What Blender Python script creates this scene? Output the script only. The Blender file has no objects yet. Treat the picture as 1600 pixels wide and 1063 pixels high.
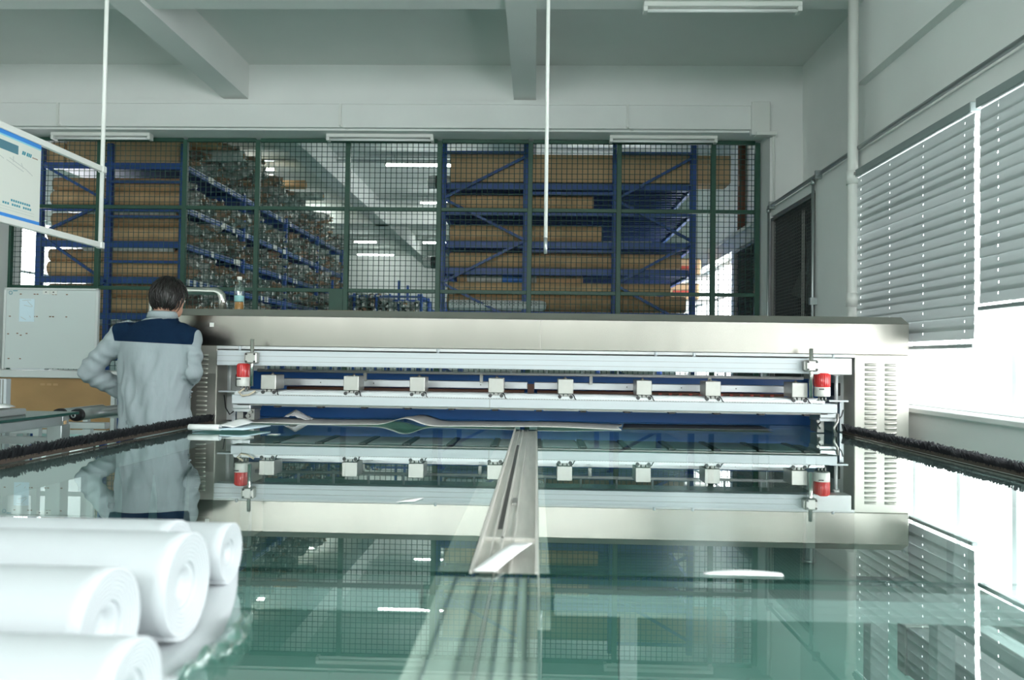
import bpy, bmesh, math, random
from mathutils import Vector, Matrix, noise
random.seed(7)
sc = bpy.context.scene
COL = sc.collection

# ------------------------------------------------------------------ camera, world, exposure
F_PX = 1220.0
cam_d = bpy.data.cameras.new('camera')
cam = bpy.data.objects.new('camera', cam_d); COL.objects.link(cam); sc.camera = cam
cam_d.sensor_width = 36.0; cam_d.lens = F_PX / 1600 * 36.0
cam_d.clip_start = 0.02; cam_d.clip_end = 200
_y = Vector((38, -30.5, -F_PX)).normalized()
_u = Vector((0.0135, 1, 0)); _u = (_u - _y * _u.dot(_y)).normalized()
_x = _y.cross(_u)
M3 = Matrix((_x, _y, _u))                    # camera-to-world rotation
cam.matrix_world = Matrix.Translation((0, 0, 1.30)) @ M3.to_4x4()
cam_d.dof.use_dof = True; cam_d.dof.focus_distance = 4.8; cam_d.dof.aperture_fstop = 3.6

w = bpy.data.worlds.new('world'); sc.world = w; w.use_nodes = True
bg = w.node_tree.nodes['Background']
bg.inputs['Color'].default_value = (0.98, 0.985, 1.0, 1); bg.inputs['Strength'].default_value = 6.0

sc.view_settings.view_transform = 'Standard'; sc.view_settings.look = 'None'
sc.view_settings.gamma = 1.0; sc.view_settings.use_curve_mapping = False
sc.view_settings.exposure = 1.08
sc.cycles.use_denoising = True
sc.cycles.max_bounces = 9; sc.cycles.diffuse_bounces = 5; sc.cycles.glossy_bounces = 5
sc.cycles.transparent_max_bounces = 14; sc.cycles.transmission_bounces = 6
sc.cycles.caustics_reflective = False; sc.cycles.caustics_refractive = False
sc.cycles.sample_clamp_indirect = 6.0

def portal(name, loc, rot, sx, sy):
    l = bpy.data.lights.new(name, 'AREA'); l.shape = 'RECTANGLE'; l.size = sx; l.size_y = sy
    l.cycles.is_portal = True
    o = bpy.data.objects.new(name, l); COL.objects.link(o); o.location = loc; o.rotation_euler = rot
    return o
portal('daylight_portal', (2.62, 3.35, 1.88), (0, math.pi/2, 0), 1.7, 5.0)
portal('daylight_portal', (2.62, -1.8, 1.88), (0, math.pi/2, 0), 1.7, 4.0)
portal('daylight_portal', (-1.7, -4.25, 3.15), (math.pi/2, 0, 0), 7.0, 1.3)
portal('daylight_portal', (2.8, 11.5, 1.85), (0, math.pi/2, 0), 1.7, 3.8)

portal('daylight_portal', (-8.5, 12.8, 2.35), (0, -math.pi/2, 0), 2.3, 3.2)
# ------------------------------------------------------------------ materials
MATS = {}
def mat(name, col, rough=0.5, metal=0.0, var=0.0, vscale=8.0, bump=0.0, bscale=60.0, spec=0.5, stretch=None, emit=None, trans=0.0):
    m = bpy.data.materials.new(name); m.use_nodes = True
    nt = m.node_tree; b = nt.nodes['Principled BSDF']
    b.inputs['Base Color'].default_value = (*col, 1); b.inputs['Roughness'].default_value = rough
    b.inputs['Metallic'].default_value = metal; b.inputs['Specular IOR Level'].default_value = spec
    if trans: b.inputs['Transmission Weight'].default_value = trans
    if emit:
        b.inputs['Emission Color'].default_value = (*emit[0], 1); b.inputs['Emission Strength'].default_value = emit[1]
    if var or bump:
        tc = nt.nodes.new('ShaderNodeTexCoord'); mp = nt.nodes.new('ShaderNodeMapping')
        nt.links.new(tc.outputs['Object'], mp.inputs['Vector'])
        if stretch: mp.inputs['Scale'].default_value = stretch
    if var:
        n = nt.nodes.new('ShaderNodeTexNoise'); n.inputs['Scale'].default_value = vscale; n.inputs['Detail'].default_value = 5
        nt.links.new(mp.outputs['Vector'], n.inputs['Vector'])
        r = nt.nodes.new('ShaderNodeValToRGB')
        r.color_ramp.elements[0].position = 0.3; r.color_ramp.elements[1].position = 0.7
        r.color_ramp.elements[0].color = (*[max(0, c*(1-var)) for c in col], 1)
        r.color_ramp.elements[1].color = (*[min(1, c*(1+var)) for c in col], 1)
        nt.links.new(n.outputs['Fac'], r.inputs['Fac']); nt.links.new(r.outputs['Color'], b.inputs['Base Color'])
    if bump:
        n2 = nt.nodes.new('ShaderNodeTexNoise'); n2.inputs['Scale'].default_value = bscale; n2.inputs['Detail'].default_value = 3
        nt.links.new(mp.outputs['Vector'], n2.inputs['Vector'])
        bp = nt.nodes.new('ShaderNodeBump'); bp.inputs['Strength'].default_value = bump; bp.inputs['Distance'].default_value = 0.01
        nt.links.new(n2.outputs['Fac'], bp.inputs['Height']); nt.links.new(bp.outputs['Normal'], b.inputs['Normal'])
    MATS[name] = m; return m

def glass_mat(name, tint, r0=0.04, rough=0.0, gcol=(0.95, 1.0, 0.985)):
    """thin two-sided sheet: angle dependent reflection (Schlick, both faces) over tinted transparency"""
    m = bpy.data.materials.new(name); m.use_nodes = True; nt = m.node_tree
    nt.nodes.remove(nt.nodes['Principled BSDF']); out = nt.nodes['Material Output']
    t = nt.nodes.new('ShaderNodeBsdfTransparent'); t.inputs['Color'].default_value = (*tint, 1)
    g = nt.nodes.new('ShaderNodeBsdfGlossy'); g.inputs['Roughness'].default_value = rough
    g.inputs['Color'].default_value = (*gcol, 1)
    lw = nt.nodes.new('ShaderNodeLayerWeight'); lw.inputs['Blend'].default_value = 0.5
    def M(op, a_, b_):
        n = nt.nodes.new('ShaderNodeMath'); n.operation = op
        for i, q in enumerate((a_, b_)):
            if isinstance(q, (int, float)): n.inputs[i].default_value = q
            else: nt.links.new(q, n.inputs[i])
        return n.outputs[0]
    R = M('ADD', M('MULTIPLY', M('POWER', lw.outputs['Facing'], 5.0), 1-r0), r0)
    R2 = M('DIVIDE', M('MULTIPLY', R, 2.0), M('ADD', R, 1.0))
    mx = nt.nodes.new('ShaderNodeMixShader')
    nt.links.new(R2, mx.inputs[0]); nt.links.new(t.outputs[0], mx.inputs[1]); nt.links.new(g.outputs[0], mx.inputs[2])
    nt.links.new(mx.outputs[0], out.inputs['Surface'])
    MATS[name] = m; return m

WHITE = mat('white_paint', (0.80, 0.815, 0.79), 0.7, var=0.03, vscale=1.5)
WHITE_CEIL = mat('ceiling_paint', (0.72, 0.745, 0.715), 0.85, var=0.03, vscale=1.2)
FLOOR = mat('green_epoxy_floor', (0.20, 0.40, 0.35), 0.28, var=0.10, vscale=2.0)
PVC = mat('white_pvc', (0.78, 0.79, 0.75), 0.35)
PIPE_GREY = mat('galvanised_conduit', (0.42, 0.46, 0.46), 0.4, 0.8)
GREEN = mat('green_paint', (0.018, 0.075, 0.048), 0.45, var=0.1, vscale=6)
MESHGREEN = mat('green_wire', (0.012, 0.06, 0.045), 0.5)
BLUE = mat('blue_rack_paint', (0.018, 0.07, 0.27), 0.4, var=0.12, vscale=5)
DECK = mat('blue_deck_paint', (0.012, 0.04, 0.15), 0.45)
KRAFT = mat('kraft_paper', (0.58, 0.38, 0.20), 0.75, var=0.14, vscale=5, bump=0.15, bscale=20)
KRAFT2 = mat('kraft_paper_dark', (0.46, 0.285, 0.145), 0.75, var=0.16, vscale=6, bump=0.15, bscale=20)
CARTON = mat('carton_board', (0.48, 0.325, 0.18), 0.8, var=0.08, vscale=3)
HOLE = mat('dark_hollow', (0.02, 0.017, 0.014), 0.9)
WRAP = [mat('wrap_grey', (0.48, 0.50, 0.46), 0.22, var=0.55, vscale=14, bump=0.9, bscale=35, spec=0.8),
        mat('wrap_brown', (0.38, 0.25, 0.16), 0.3, var=0.5, vscale=13, bump=0.8, bscale=35, spec=0.7),
        mat('wrap_green', (0.30, 0.36, 0.33), 0.22, var=0.55, vscale=15, bump=0.9, bscale=35, spec=0.8),
        mat('wrap_dark', (0.17, 0.145, 0.12), 0.3, var=0.5, vscale=13, bump=0.8, bscale=35, spec=0.7)]
FILMCLEAR = mat('milky_wrap', (0.52, 0.55, 0.52), 0.2, var=0.25, vscale=9, bump=0.7, bscale=25)
TAG = mat('white_tag', (0.75, 0.76, 0.72), 0.5)
STEEL = mat('brushed_steel', (0.27, 0.262, 0.232), 0.24, 1.0, var=0.06, vscale=3.0, bump=0.8, bscale=1.8, stretch=(1, 1, 0.25))
STEEL_MATT = mat('satin_steel', (0.50, 0.49, 0.44), 0.5, 0.7, var=0.05, vscale=3)
STEEL_LIP = mat('steel_lip', (0.40, 0.39, 0.35), 0.5, 1.0, var=0.06, vscale=4)
STEEL_TUBE = mat('polished_tube', (0.62, 0.60, 0.56), 0.16, 1.0)
ALU = mat('anodised_aluminium', (0.52, 0.545, 0.55), 0.38, 0.75, var=0.04, vscale=6)
ALU_PALE = mat('pale_aluminium', (0.56, 0.60, 0.62), 0.45, 0.15)
ALU_WHITE = mat('white_profile', (0.64, 0.66, 0.65), 0.4, 0.1)
RAIL_UNDER = mat('carrier_aluminium', (0.74, 0.73, 0.68), 0.5, 0.1, var=0.10, vscale=9, stretch=(6, 0.4, 1))
RAIL = mat('table_rail_aluminium', (0.60, 0.59, 0.54), 0.38, 0.35, var=0.10, vscale=9, stretch=(6, 0.4, 1))
GREYBOX = mat('nickel_plate', (0.42, 0.415, 0.385), 0.36, 0.7, var=0.05, vscale=20)
DARK = mat('dark_metal', (0.05, 0.05, 0.05), 0.45, 0.4)
GREYMETAL = mat('grey_metal', (0.30, 0.30, 0.28), 0.4, 0.7)
MBLUE = mat('machine_blue', (0.045, 0.20, 0.66), 0.35, spec=0.5)
RED = mat('red_lens', (0.62, 0.03, 0.03), 0.18, spec=0.7)
REDBOX = mat('red_dots', (0.35, 0.05, 0.03), 0.6)
RUST = mat('brown_roller', (0.12, 0.055, 0.035), 0.6)
LAMPWHITE = mat('lamp_white', (0.80, 0.79, 0.74), 0.4)
BLACKHAIR = mat('brush_bristle', (0.012, 0.014, 0.017), 0.7)
BRUSHBASE = mat('brush_base', (0.05, 0.035, 0.025), 0.6)
PAPER = mat('white_paper', (0.82, 0.83, 0.82), 0.75)
PAPER_GREY = mat('grey_card', (0.74, 0.74, 0.70), 0.75, var=0.05, vscale=2)
PAPER_DARK = mat('dark_card', (0.075, 0.085, 0.09), 0.7)
PAPER_BLUE = mat('pale_blue_paper', (0.66, 0.80, 0.88), 0.7)
FILM = mat('white_film', (0.47, 0.50, 0.515), 0.5, spec=0.4)
GREENEDGE = mat('glass_edge', (0.012, 0.055, 0.045), 0.2)
TUBE_ON = mat('lit_tube', (1, 1, 1), 0.4, emit=((0.90, 1.0, 0.96), 32.0))
TUBE_OFF = mat('unlit_tube', (0.86, 0.88, 0.86), 0.3)
BOARD = mat('whiteboard_enamel', (0.62, 0.67, 0.66), 0.22)
PLY = mat('plywood', (0.40, 0.235, 0.10), 0.65, var=0.10, vscale=3, stretch=(1, 1, 2))
INK = mat('brown_ink', (0.22, 0.12, 0.07), 0.7)
TEAL_INK = mat('teal_ink', (0.05, 0.28, 0.36), 0.6)
HEADER = mat('poster_header', (0.09, 0.22, 0.28), 0.6)
POSTERBLUE = mat('poster_blue', (0.05, 0.27, 0.72), 0.5)
POSTERCYAN = mat('poster_cyan', (0.28, 0.62, 0.72), 0.5)
POSTER = mat('poster_paper', (0.72, 0.74, 0.68), 0.55)
FAINT = mat('faint_line', (0.52, 0.55, 0.52), 0.6)
SKIN = mat('skin', (0.52, 0.29, 0.20), 0.5)
JACKET = mat('grey_cotton', (0.30, 0.345, 0.36), 0.9, var=0.05, vscale=5, bump=0.9, bscale=13, spec=0.15, stretch=(1, 1, 0.45))
NAVY = mat('navy_cotton', (0.006, 0.018, 0.043), 0.95, bump=0.5, bscale=13, spec=0.08)
HAIR = mat('black_hair', (0.012, 0.010, 0.009), 0.42, var=0.5, vscale=30, stretch=(3, 3, .4))
TROUSER = mat('dark_trousers', (0.02, 0.025, 0.04), 0.85)
SHOE = mat('black_shoe', (0.015, 0.015, 0.015), 0.4)
EYE = mat('eye_white', (0.75, 0.75, 0.72), 0.2)
BLIND = mat('grey_blind', (0.50, 0.545, 0.54), 0.42, 0.2)
def translucent(m, col, fac):
    nt = m.node_tree; b = nt.nodes['Principled BSDF']; out = nt.nodes['Material Output']
    t = nt.nodes.new('ShaderNodeBsdfTranslucent'); t.inputs['Color'].default_value = (*col, 1)
    mx = nt.nodes.new('ShaderNodeMixShader'); mx.inputs[0].default_value = fac
    nt.links.new(b.outputs[0], mx.inputs[1]); nt.links.new(t.outputs[0], mx.inputs[2]); nt.links.new(mx.outputs[0], out.inputs['Surface'])
translucent(BLIND, (0.75, 0.82, 0.82), 0.022)
BLINDRAIL = mat('blind_rail', (0.30, 0.35, 0.345), 0.45, 0.3)
WINFRAME = mat('window_frame_paint', (0.78, 0.82, 0.83), 0.4)
FANDARK = mat('fan_housing', (0.02, 0.026, 0.028), 0.6)
FANBLADE = mat('fan_blade', (0.11, 0.125, 0.12), 0.5, 0.4)
BROWNPIPE = mat('brown_pipe', (0.13, 0.05, 0.025), 0.5)
BLACK = mat('black_rubber', (0.015, 0.016, 0.018), 0.45)
DUCT = mat('grey_duct', (0.28, 0.30, 0.30), 0.5, 0.2)
LIQUID = mat('amber_tea', (0.50, 0.22, 0.06), 0.15)
LABELM = mat('bottle_label', (0.25, 0.50, 0.50), 0.4)
CABLE = mat('cream_cable', (0.55, 0.48, 0.36), 0.5)
SCREEN = mat('dark_screen', (0.02, 0.04, 0.07), 0.15)
TABLEGLASS = glass_mat('table_glass', (0.76, 0.89, 0.855), 0.045)
PANE = glass_mat('window_glass', (0.95, 0.98, 0.98), 0.03)
PET = glass_mat('clear_bottle', (0.90, 0.95, 0.93), 0.05, 0.05)

# ------------------------------------------------------------------ mesh helpers
class MB:
    def __init__(s): s.v = []; s.f = []; s.m = []; s.sm = []
    def add(s, vs, fs, mi=0, smooth=False):
        o = len(s.v); s.v += [tuple(p) for p in vs]
        for f in fs: s.f.append([i + o for i in f]); s.m.append(mi); s.sm.append(smooth)
        return s
    def box(s, a, b, mi=0, bev=0.0, rot=None, piv=None):
        x0, y0, z0 = [min(p, q) for p, q in zip(a, b)]; x1, y1, z1 = [max(p, q) for p, q in zip(a, b)]
        if bev <= 0:
            vs = [(x, y, z) for z in (z0, z1) for y in (y0, y1) for x in (x0, x1)]
            fs = [(0, 2, 3, 1), (4, 5, 7, 6), (0, 1, 5, 4), (2, 6, 7, 3), (0, 4, 6, 2), (1, 3, 7, 5)]
        else:
            e = min(bev, (x1-x0)/2.01, (y1-y0)/2.01, (z1-z0)/2.01); vs = []; idx = {}
            for i, x in enumerate((x0, x1)):
                for j, y in enumerate((y0, y1)):
                    for k, z in enumerate((z0, z1)):
                        xi = x + (e if i == 0 else -e); yi = y + (e if j == 0 else -e); zi = z + (e if k == 0 else -e)
                        for ax, p in enumerate(((x, yi, zi), (xi, y, zi), (xi, yi, z))):
                            idx[(i, j, k, ax)] = len(vs); vs.append(p)
            fs = []
            for ax in range(3):
                for q in (0, 1):
                    c = []
                    for (u_, v_) in ((0, 0), (1, 0), (1, 1), (0, 1)):
                        t = [u_, v_]; t.insert(ax, q); c.append(idx[(*t, ax)])
                    fs.append(c)
            for ax in range(3):
                o1, o2 = [a_ for a_ in range(3) if a_ != ax]
                for u_ in (0, 1):
                    for v_ in (0, 1):
                        k0 = [0, 0, 0]; k0[o1] = u_; k0[o2] = v_; k1 = list(k0); k1[ax] = 1
                        fs.append([idx[(*k0, o1)], idx[(*k1, o1)], idx[(*k1, o2)], idx[(*k0, o2)]])
            for i in (0, 1):
                for j in (0, 1):
                    for k in (0, 1): fs.append([idx[(i, j, k, 0)], idx[(i, j, k, 1)], idx[(i, j, k, 2)]])
        if rot is not None:
            pv = Vector(piv if piv is not None else ((x0+x1)/2, (y0+y1)/2, (z0+z1)/2))
            vs = [tuple(rot @ (Vector(p) - pv) + pv) for p in vs]
        return s.add(vs, fs, mi)
    def cyl(s, p0, p1, r0, r1=None, n=12, mi=0, caps=True, capmi=None):
        r1 = r0 if r1 is None else r1; p0 = Vector(p0); p1 = Vector(p1); d = (p1 - p0).normalized()
        a = d.orthogonal().normalized(); b = d.cross(a); vs = []
        for p, r in ((p0, r0), (p1, r1)):
            for i in range(n):
                t = 2*math.pi*i/n; vs.append(p + a*(math.cos(t)*r) + b*(math.sin(t)*r))
        s.add(vs, [(i, (i+1) % n, n+(i+1) % n, n+i) for i in range(n)], mi, True)
        if caps:
            cm = mi if capmi is None else capmi
            s.add(vs[:n], [list(range(n))[::-1]], cm); s.add(vs[n:], [list(range(n))], cm)
        return s
    def bar(s, p0, p1, wdt, hgt, mi=0, up=(0, 0, 1)):
        p0 = Vector(p0); p1 = Vector(p1); d = (p1-p0).normalized(); u_ = Vector(up)
        a = d.cross(u_)
        if a.length < 1e-4: a = d.orthogonal()
        a.normalize(); b = a.cross(d).normalized(); vs = []
        for p in (p0, p1):
            for (i, j) in ((-1, -1), (1, -1), (1, 1), (-1, 1)): vs.append(p + a*(i*wdt/2) + b*(j*hgt/2))
        return s.add(vs, [(0, 3, 2, 1), (4, 5, 6, 7), (0, 1, 5, 4), (1, 2, 6, 5), (2, 3, 7, 6), (3, 0, 4, 7)], mi)
    def tube(s, pts, r, n=8, mi=0, caps=True):
        pts = [Vector(p) for p in pts]; rs = r if isinstance(r, (list, tuple)) else [r]*len(pts)
        vs = []; prev = None
        for i, p in enumerate(pts):
            d = (pts[min(i+1, len(pts)-1)] - pts[max(i-1, 0)]).normalized()
            if prev is None: a = d.orthogonal().normalized()
            else: a = (prev - d*prev.dot(d)).normalized()
            prev = a; b = d.cross(a)
            for k in range(n):
                t = 2*math.pi*k/n; vs.append(p + (a*math.cos(t) + b*math.sin(t))*rs[i])
        fs = []
        for i in range(len(pts)-1):
            for k in range(n): fs.append((i*n+k, i*n+(k+1) % n, (i+1)*n+(k+1) % n, (i+1)*n+k))
        s.add(vs, fs, mi, True)
        if caps:
            s.add(vs[:n], [list(range(n))[::-1]], mi); s.add(vs[-n:], [list(range(n))], mi)
        return s
    def lathe(s, prof, c=(0, 0, 0), n=20, mi=0, axis='z'):
        vs = []
        for (r, h) in prof:
            for k in range(n):
                t = 2*math.pi*k/n; q = (r*math.cos(t), r*math.sin(t), h)
                if axis == 'x': q = (h, q[0], q[1])
                if axis == 'y': q = (q[0], h, q[1])
                vs.append((q[0]+c[0], q[1]+c[1], q[2]+c[2]))
        fs = [(i*n+k, i*n+(k+1) % n, (i+1)*n+(k+1) % n, (i+1)*n+k) for i in range(len(prof)-1) for k in range(n)]
        return s.add(vs, fs, mi, True)
    def ell(s, c, r, nu=20, nv=12, mi=0, rot=None):
        vs = []
        for j in range(nv+1):
            ph = math.pi*j/nv
            for i in range(nu):
                t = 2*math.pi*i/nu
                p = Vector((r[0]*math.sin(ph)*math.cos(t), r[1]*math.sin(ph)*math.sin(t), r[2]*math.cos(ph)))
                if rot is not None: p = rot @ p
                vs.append((p.x+c[0], p.y+c[1], p.z+c[2]))
        fs = [(j*nu+i, (j+1)*nu+i, (j+1)*nu+(i+1) % nu, j*nu+(i+1) % nu) for j in range(nv) for i in range(nu)]
        return s.add(vs, fs, mi, True)
    def loft(s, rings, n=20, mi=0):
        """rings: (centre, axis_a, axis_b) vectors; closed ends"""
        vs = []
        for c, a, b in rings:
            c = Vector(c); a = Vector(a); b = Vector(b)
            for k in range(n):
                t = 2*math.pi*k/n; vs.append(c + a*math.cos(t) + b*math.sin(t))
        fs = [(i*n+k, i*n+(k+1) % n, (i+1)*n+(k+1) % n, (i+1)*n+k) for i in range(len(rings)-1) for k in range(n)]
        fs += [list(range(n))[::-1], [(len(rings)-1)*n+k for k in range(n)]]
        return s.add(vs, fs, mi, True)
    def mesh(s, name, mats):
        me = bpy.data.meshes.new(name); me.from_pydata(s.v, [], s.f)
        for m in (mats if isinstance(mats, (list, tuple)) else [mats]): me.materials.append(m)
        for p, mi, sm in zip(me.polygons, s.m, s.sm): p.material_index = mi; p.use_smooth = sm
        bm = bmesh.new(); bm.from_mesh(me)
        bmesh.ops.remove_doubles(bm, verts=bm.verts, dist=1e-6)
        bmesh.ops.recalc_face_normals(bm, faces=bm.faces); bm.to_mesh(me); bm.free()
        me.update(); return me
    def build(s, name, mats, parent=None, **tags):
        return link(name, s.mesh(name, mats), parent, **tags)
def link(name, data, parent=None, loc=None, **tags):
    o = bpy.data.objects.new(name, data); COL.objects.link(o)
    if parent is not None: o.parent = parent; o.matrix_parent_inverse = parent_inv(parent)
    if loc is not None: o.location = loc
    for k, v in tags.items(): o[k] = v
    return o
def parent_inv(p):
    m = Matrix.Identity(4); q = p; chain = []
    while q is not None: chain.append(q); q = q.parent
    for q in reversed(chain): m = m @ q.matrix_parent_inverse @ q.matrix_basis
    return m.inverted()
def thing(name, label, category, loc=(0, 0, 0), group=None):
    o = bpy.data.objects.new(name, None); COL.objects.link(o); o.location = loc
    o.empty_display_size = 0.1; o['label'] = label; o['category'] = category
    if group: o['group'] = group
    return o
def box(name, a, b, m, parent=None, bev=0.0, **t): return MB().box(a, b, 0, bev).build(name, m, parent, **t)
S = dict(kind='structure')

# ------------------------------------------------------------------ room shell
XR, XL, YB, ZC = 2.38, -5.78, 8.35, 4.36
box('floor', (-10, -4.5, -0.1), (3.2, 23.4, 0), FLOOR, **S)
box('ceiling', (-10, -4.5, ZC), (3.2, 23.4, ZC+0.1), WHITE_CEIL, **S)
# beams running away from the camera and across
for i, (x0, x1) in enumerate(((-3.32, -3.06), (-0.27, -0.04), (-6.5, -6.25))):
    box('ceiling_beam', (x0, -4.3, 3.995), (x1, 23.2, ZC), WHITE, **S)
box('ceiling_beam', (XL, 5.45, 4.03), (2.7, 6.02, ZC), WHITE, **S)
box('ceiling_beam', (-9.9, 15.6, 3.995), (2.7, 15.9, ZC), WHITE, **S)
box('ceiling_beam', (XL, -0.4, 4.03), (2.7, 0.1, ZC), WHITE, **S)
# beam above the fence
box('wall_back', (XL, 8.05, 3.665), (2.75, 8.50, ZC), WHITE, **S)
t = MB()
t.box((XL, 8.0, 3.685), (2.34, 8.05, 3.925)); t.box((XL, 7.985, 3.925), (2.34, 8.05, 3.965))
t.build('trim_1', WHITE, **S)
# corner column beside the fence
box('wall_column', (2.365, 8.03, 0), (2.75, 8.50, 3.665), WHITE, **S)
# right wall, lower infill with openings
r = MB()
r.box((XR, -4.3, 0), (2.75, 5.86, 1.03)); r.box((XR, -4.3, 2.72), (2.75, 5.86, 2.88))
r.box((XR, 0.75, 1.03), (2.75, 0.95, 2.72)); r.box((XR, -4.3, 1.03), (2.75, -3.8, 2.72))
r.box((XR, 5.86, 0), (2.75, 6.76, 2.88)); r.box((XR, 6.76, 2.79), (2.75, 8.03, 2.88)); r.box((XR, 6.76, 0), (2.75, 8.03, 1.0))
r.box((2.49, -4.3, 2.88), (2.9, 6.02, 3.44)); r.box((2.42, -4.3, 3.44), (2.9, 6.02, ZC))
r.box((2.70, 6.02, 2.88), (2.9, 8.5, ZC))
r.box((XR, 8.5, 0), (2.75, 23.2, 1.0)); r.box((XR, 8.5, 2.66), (2.75, 23.2, 2.86)); r.box((XR, 13.4, 1.0), (2.75, 23.2, 2.66))
r.box((XR, 9.5, 1.0), (2.75, 9.64, 2.66)); r.box((2.70, 8.5, 2.86), (2.9, 23.2, ZC))
r.build('wall_right', WHITE, **S)
l = MB(); l.box((XL-0.2, -4.3, 0), (XL, 8.55, ZC)); l.build('wall_left', WHITE, **S)
box('wall_far', (-10, 23.2, 0), (2.9, 23.4, ZC), WHITE, **S)
q = MB(); q.box((-8.4, 8.55, 0), (-8.2, 23.2, 1.2)); q.box((-8.4, 8.55, 3.5), (-8.2, 23.2, ZC)); q.box((-8.4, 8.55, 1.2), (-8.2, 11.2, 3.5)); q.box((-8.4, 14.4, 1.2), (-8.2, 23.2, 3.5))
q.build('wall_store_left', WHITE, **S)
box('wall_store_front', (-8.4, 8.35, 0), (XL-0.2, 8.55, ZC), WHITE, **S)
f = MB()
f.box((XL, -4.3, 0), (2.9, -4.1, 2.5)); f.box((XL, -4.3, 3.8), (2.9, -4.1, ZC))
f.box((XL, -4.3, 2.5), (-5.2, -4.1, 3.8)); f.box((1.8, -4.3, 2.5), (2.9, -4.1, 3.8))
f.build('wall_front', WHITE, **S)
box('trim_2', (XR-0.045, -3.8, 1.0), (XR+0.02, 5.86, 1.035), WHITE, bev=0.006, **S)

# windows: frames, mullions and each pane
def window(idx, axis, c, a0, a1, z0, z1, nb, rail=None):
    w_ = bpy.data.objects.new('window_%d' % idx, None); COL.objects.link(w_); w_['kind'] = 'structure'
    w_['label'] = 'white framed window with glass panes'
    def B(name, u0, u1, za, zb, d, m):
        if axis == 'x': a, b = (c-d, u0, za), (c+d, u1, zb)
        else: a, b = (u0, c-d, za), (u1, c+d, zb)
        return box(name, a, b, m, w_, bev=0.004 if m is WINFRAME else 0)
    B('sill_rail', a0, a1, z0, z0+0.05, 0.03, WINFRAME); B('head_rail', a0, a1, z1-0.05, z1, 0.03, WINFRAME)
    if rail: B('transom', a0, a1, rail-0.02, rail+0.02, 0.028, WINFRAME)
    st = (a1-a0)/nb
    for i in range(nb+1):
        u_ = a0 + st*i; B('mullion', max(a0, u_-0.022), min(a1, u_+0.022), z0+0.05, z1-0.05, 0.03, WINFRAME)
    for i in range(nb):
        u0, u1 = a0+st*i+0.022, a0+st*(i+1)-0.022; za, zb = z0+0.05, z1-0.05
        vs = [(c, u0, za), (c, u1, za), (c, u1, zb), (c, u0, zb)] if axis == 'x' else [(u0, c, za), (u1, c, za), (u1, c, zb), (u0, c, zb)]
        MB().add(vs, [(0, 1, 2, 3)]).build('pane', PANE, w_)
    return w_
window(1, 'x', 2.56, 0.95, 5.86, 1.03, 2.72, 9)
window(2, 'x', 2.56, -3.8, 0.75, 1.03, 2.72, 8)
window(3, 'y', -4.2, -5.2, 1.8, 2.5, 3.8, 8)  # added unseen clerestory, set high so the hood mirrors less daylight
window(5, 'x', -8.3, 11.2, 14.4, 1.2, 3.5, 4, 2.6)
window(4, 'x', 2.6, 9.64, 13.4, 1.0, 2.66, 5, 2.2)

# ------------------------------------------------------------------ wall services
def pipe_thing(name, label, cat, pts, rad, m, n=12):
    o = MB().tube(pts, rad, n).build(name, m); o['label'] = label; o['category'] = cat; return o
dp = thing('drain_pipe', 'thick white vertical drain pipe with couplings beside the blinds', 'pipe', (2.31, 5.79, 0))
MB().cyl((2.31, 5.79, 0), (2.31, 5.79, 4.03), 0.037, n=18).build('pipe', PVC, dp)
for z in (1.72, 2.62): MB().cyl((2.31, 5.79, z), (2.31, 5.79, z+0.10), 0.045, n=18).build('coupling', PVC, dp)
for z in (2.68,): MB().box((2.30, 5.735, z), (2.40, 5.845, z+0.02)).build('clamp', GREYMETAL, dp)
cr = thing('conduit_run', 'long grey steel conduit running along the right wall above the blinds', 'conduit', (2.36, 4, 2.86))
MB().tube([(2.345, -3.9, 2.905), (2.345, 8.0, 2.885)], 0.017, 10).build('tube', PIPE_GREY, cr)
for y in (6.6, 7.9, 3.0, 1.0): MB().box((2.325, y, 2.855), (2.3795, y+0.03, 2.925)).build('saddle', PIPE_GREY, cr)
for (y, z0) in ((8.0, 0.4), (6.72, 0.9)):
    MB().tube([(2.345, y, 2.88), (2.345, y, z0)], 0.013, 8).build('drop_tube', PIPE_GREY, cr)
    MB().cyl((2.345, y, 2.83), (2.345, y, 2.87), 0.02).build('coupling', PIPE_GREY, cr)
MB().box((2.32, 6.70, 1.80), (2.38, 6.74, 1.86)).build('junction_box', PIPE_GREY, cr)
pipe_thing('store_conduit', 'thin white conduit above the bright store room window', 'conduit', [(2.36, 8.55, 2.84), (2.36, 16, 2.84)], 0.02, PVC, 8)
pipe_thing('corner_cable', 'thin white cable pipe down the corner column by the fence', 'cable', [(2.39, 8.0, 3.66), (2.39, 8.0, 3.45), (2.40, 8.015, 3.43), (2.40, 8.015, 2.93)], 0.012, PVC, 8)
bx = MB(); bx.box((2.16, 7.96, 3.62), (2.345, 8.05, 3.96), bev=0.004); bx.box((2.20, 7.93, 3.61), (2.40, 8.03, 3.645), bev=0.003)
o = bx.build('trunking_end', PVC); o['label'] = 'white trunking box at right end of beam above fence'; o['category'] = 'trunking'
pipe_thing('brown_downpipe', 'dark brown vertical pipe behind the right end of the fence', 'pipe', [(2.64, 10.2, 2.86), (2.64, 10.2, ZC)], 0.05, BROWNPIPE, 14)
# small drops that feed the unlit lamps
for (x, lab) in ((-5.06, 'leftmost'), (-2.07, 'middle'), (0.90, 'right')):
    d = MB(); d.box((x-0.012, 7.975, 3.70), (x+0.012, 8.0, 3.925)); d.bar((x, 7.985, 3.70), (x+0.13, 8.12, 3.672), 0.02, 0.02)
    o = d.build('cable_drop', PVC); o['label'] = 'short white cable drop to the %s unlit lamp above fence' % lab; o['category'] = 'cable'

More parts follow.
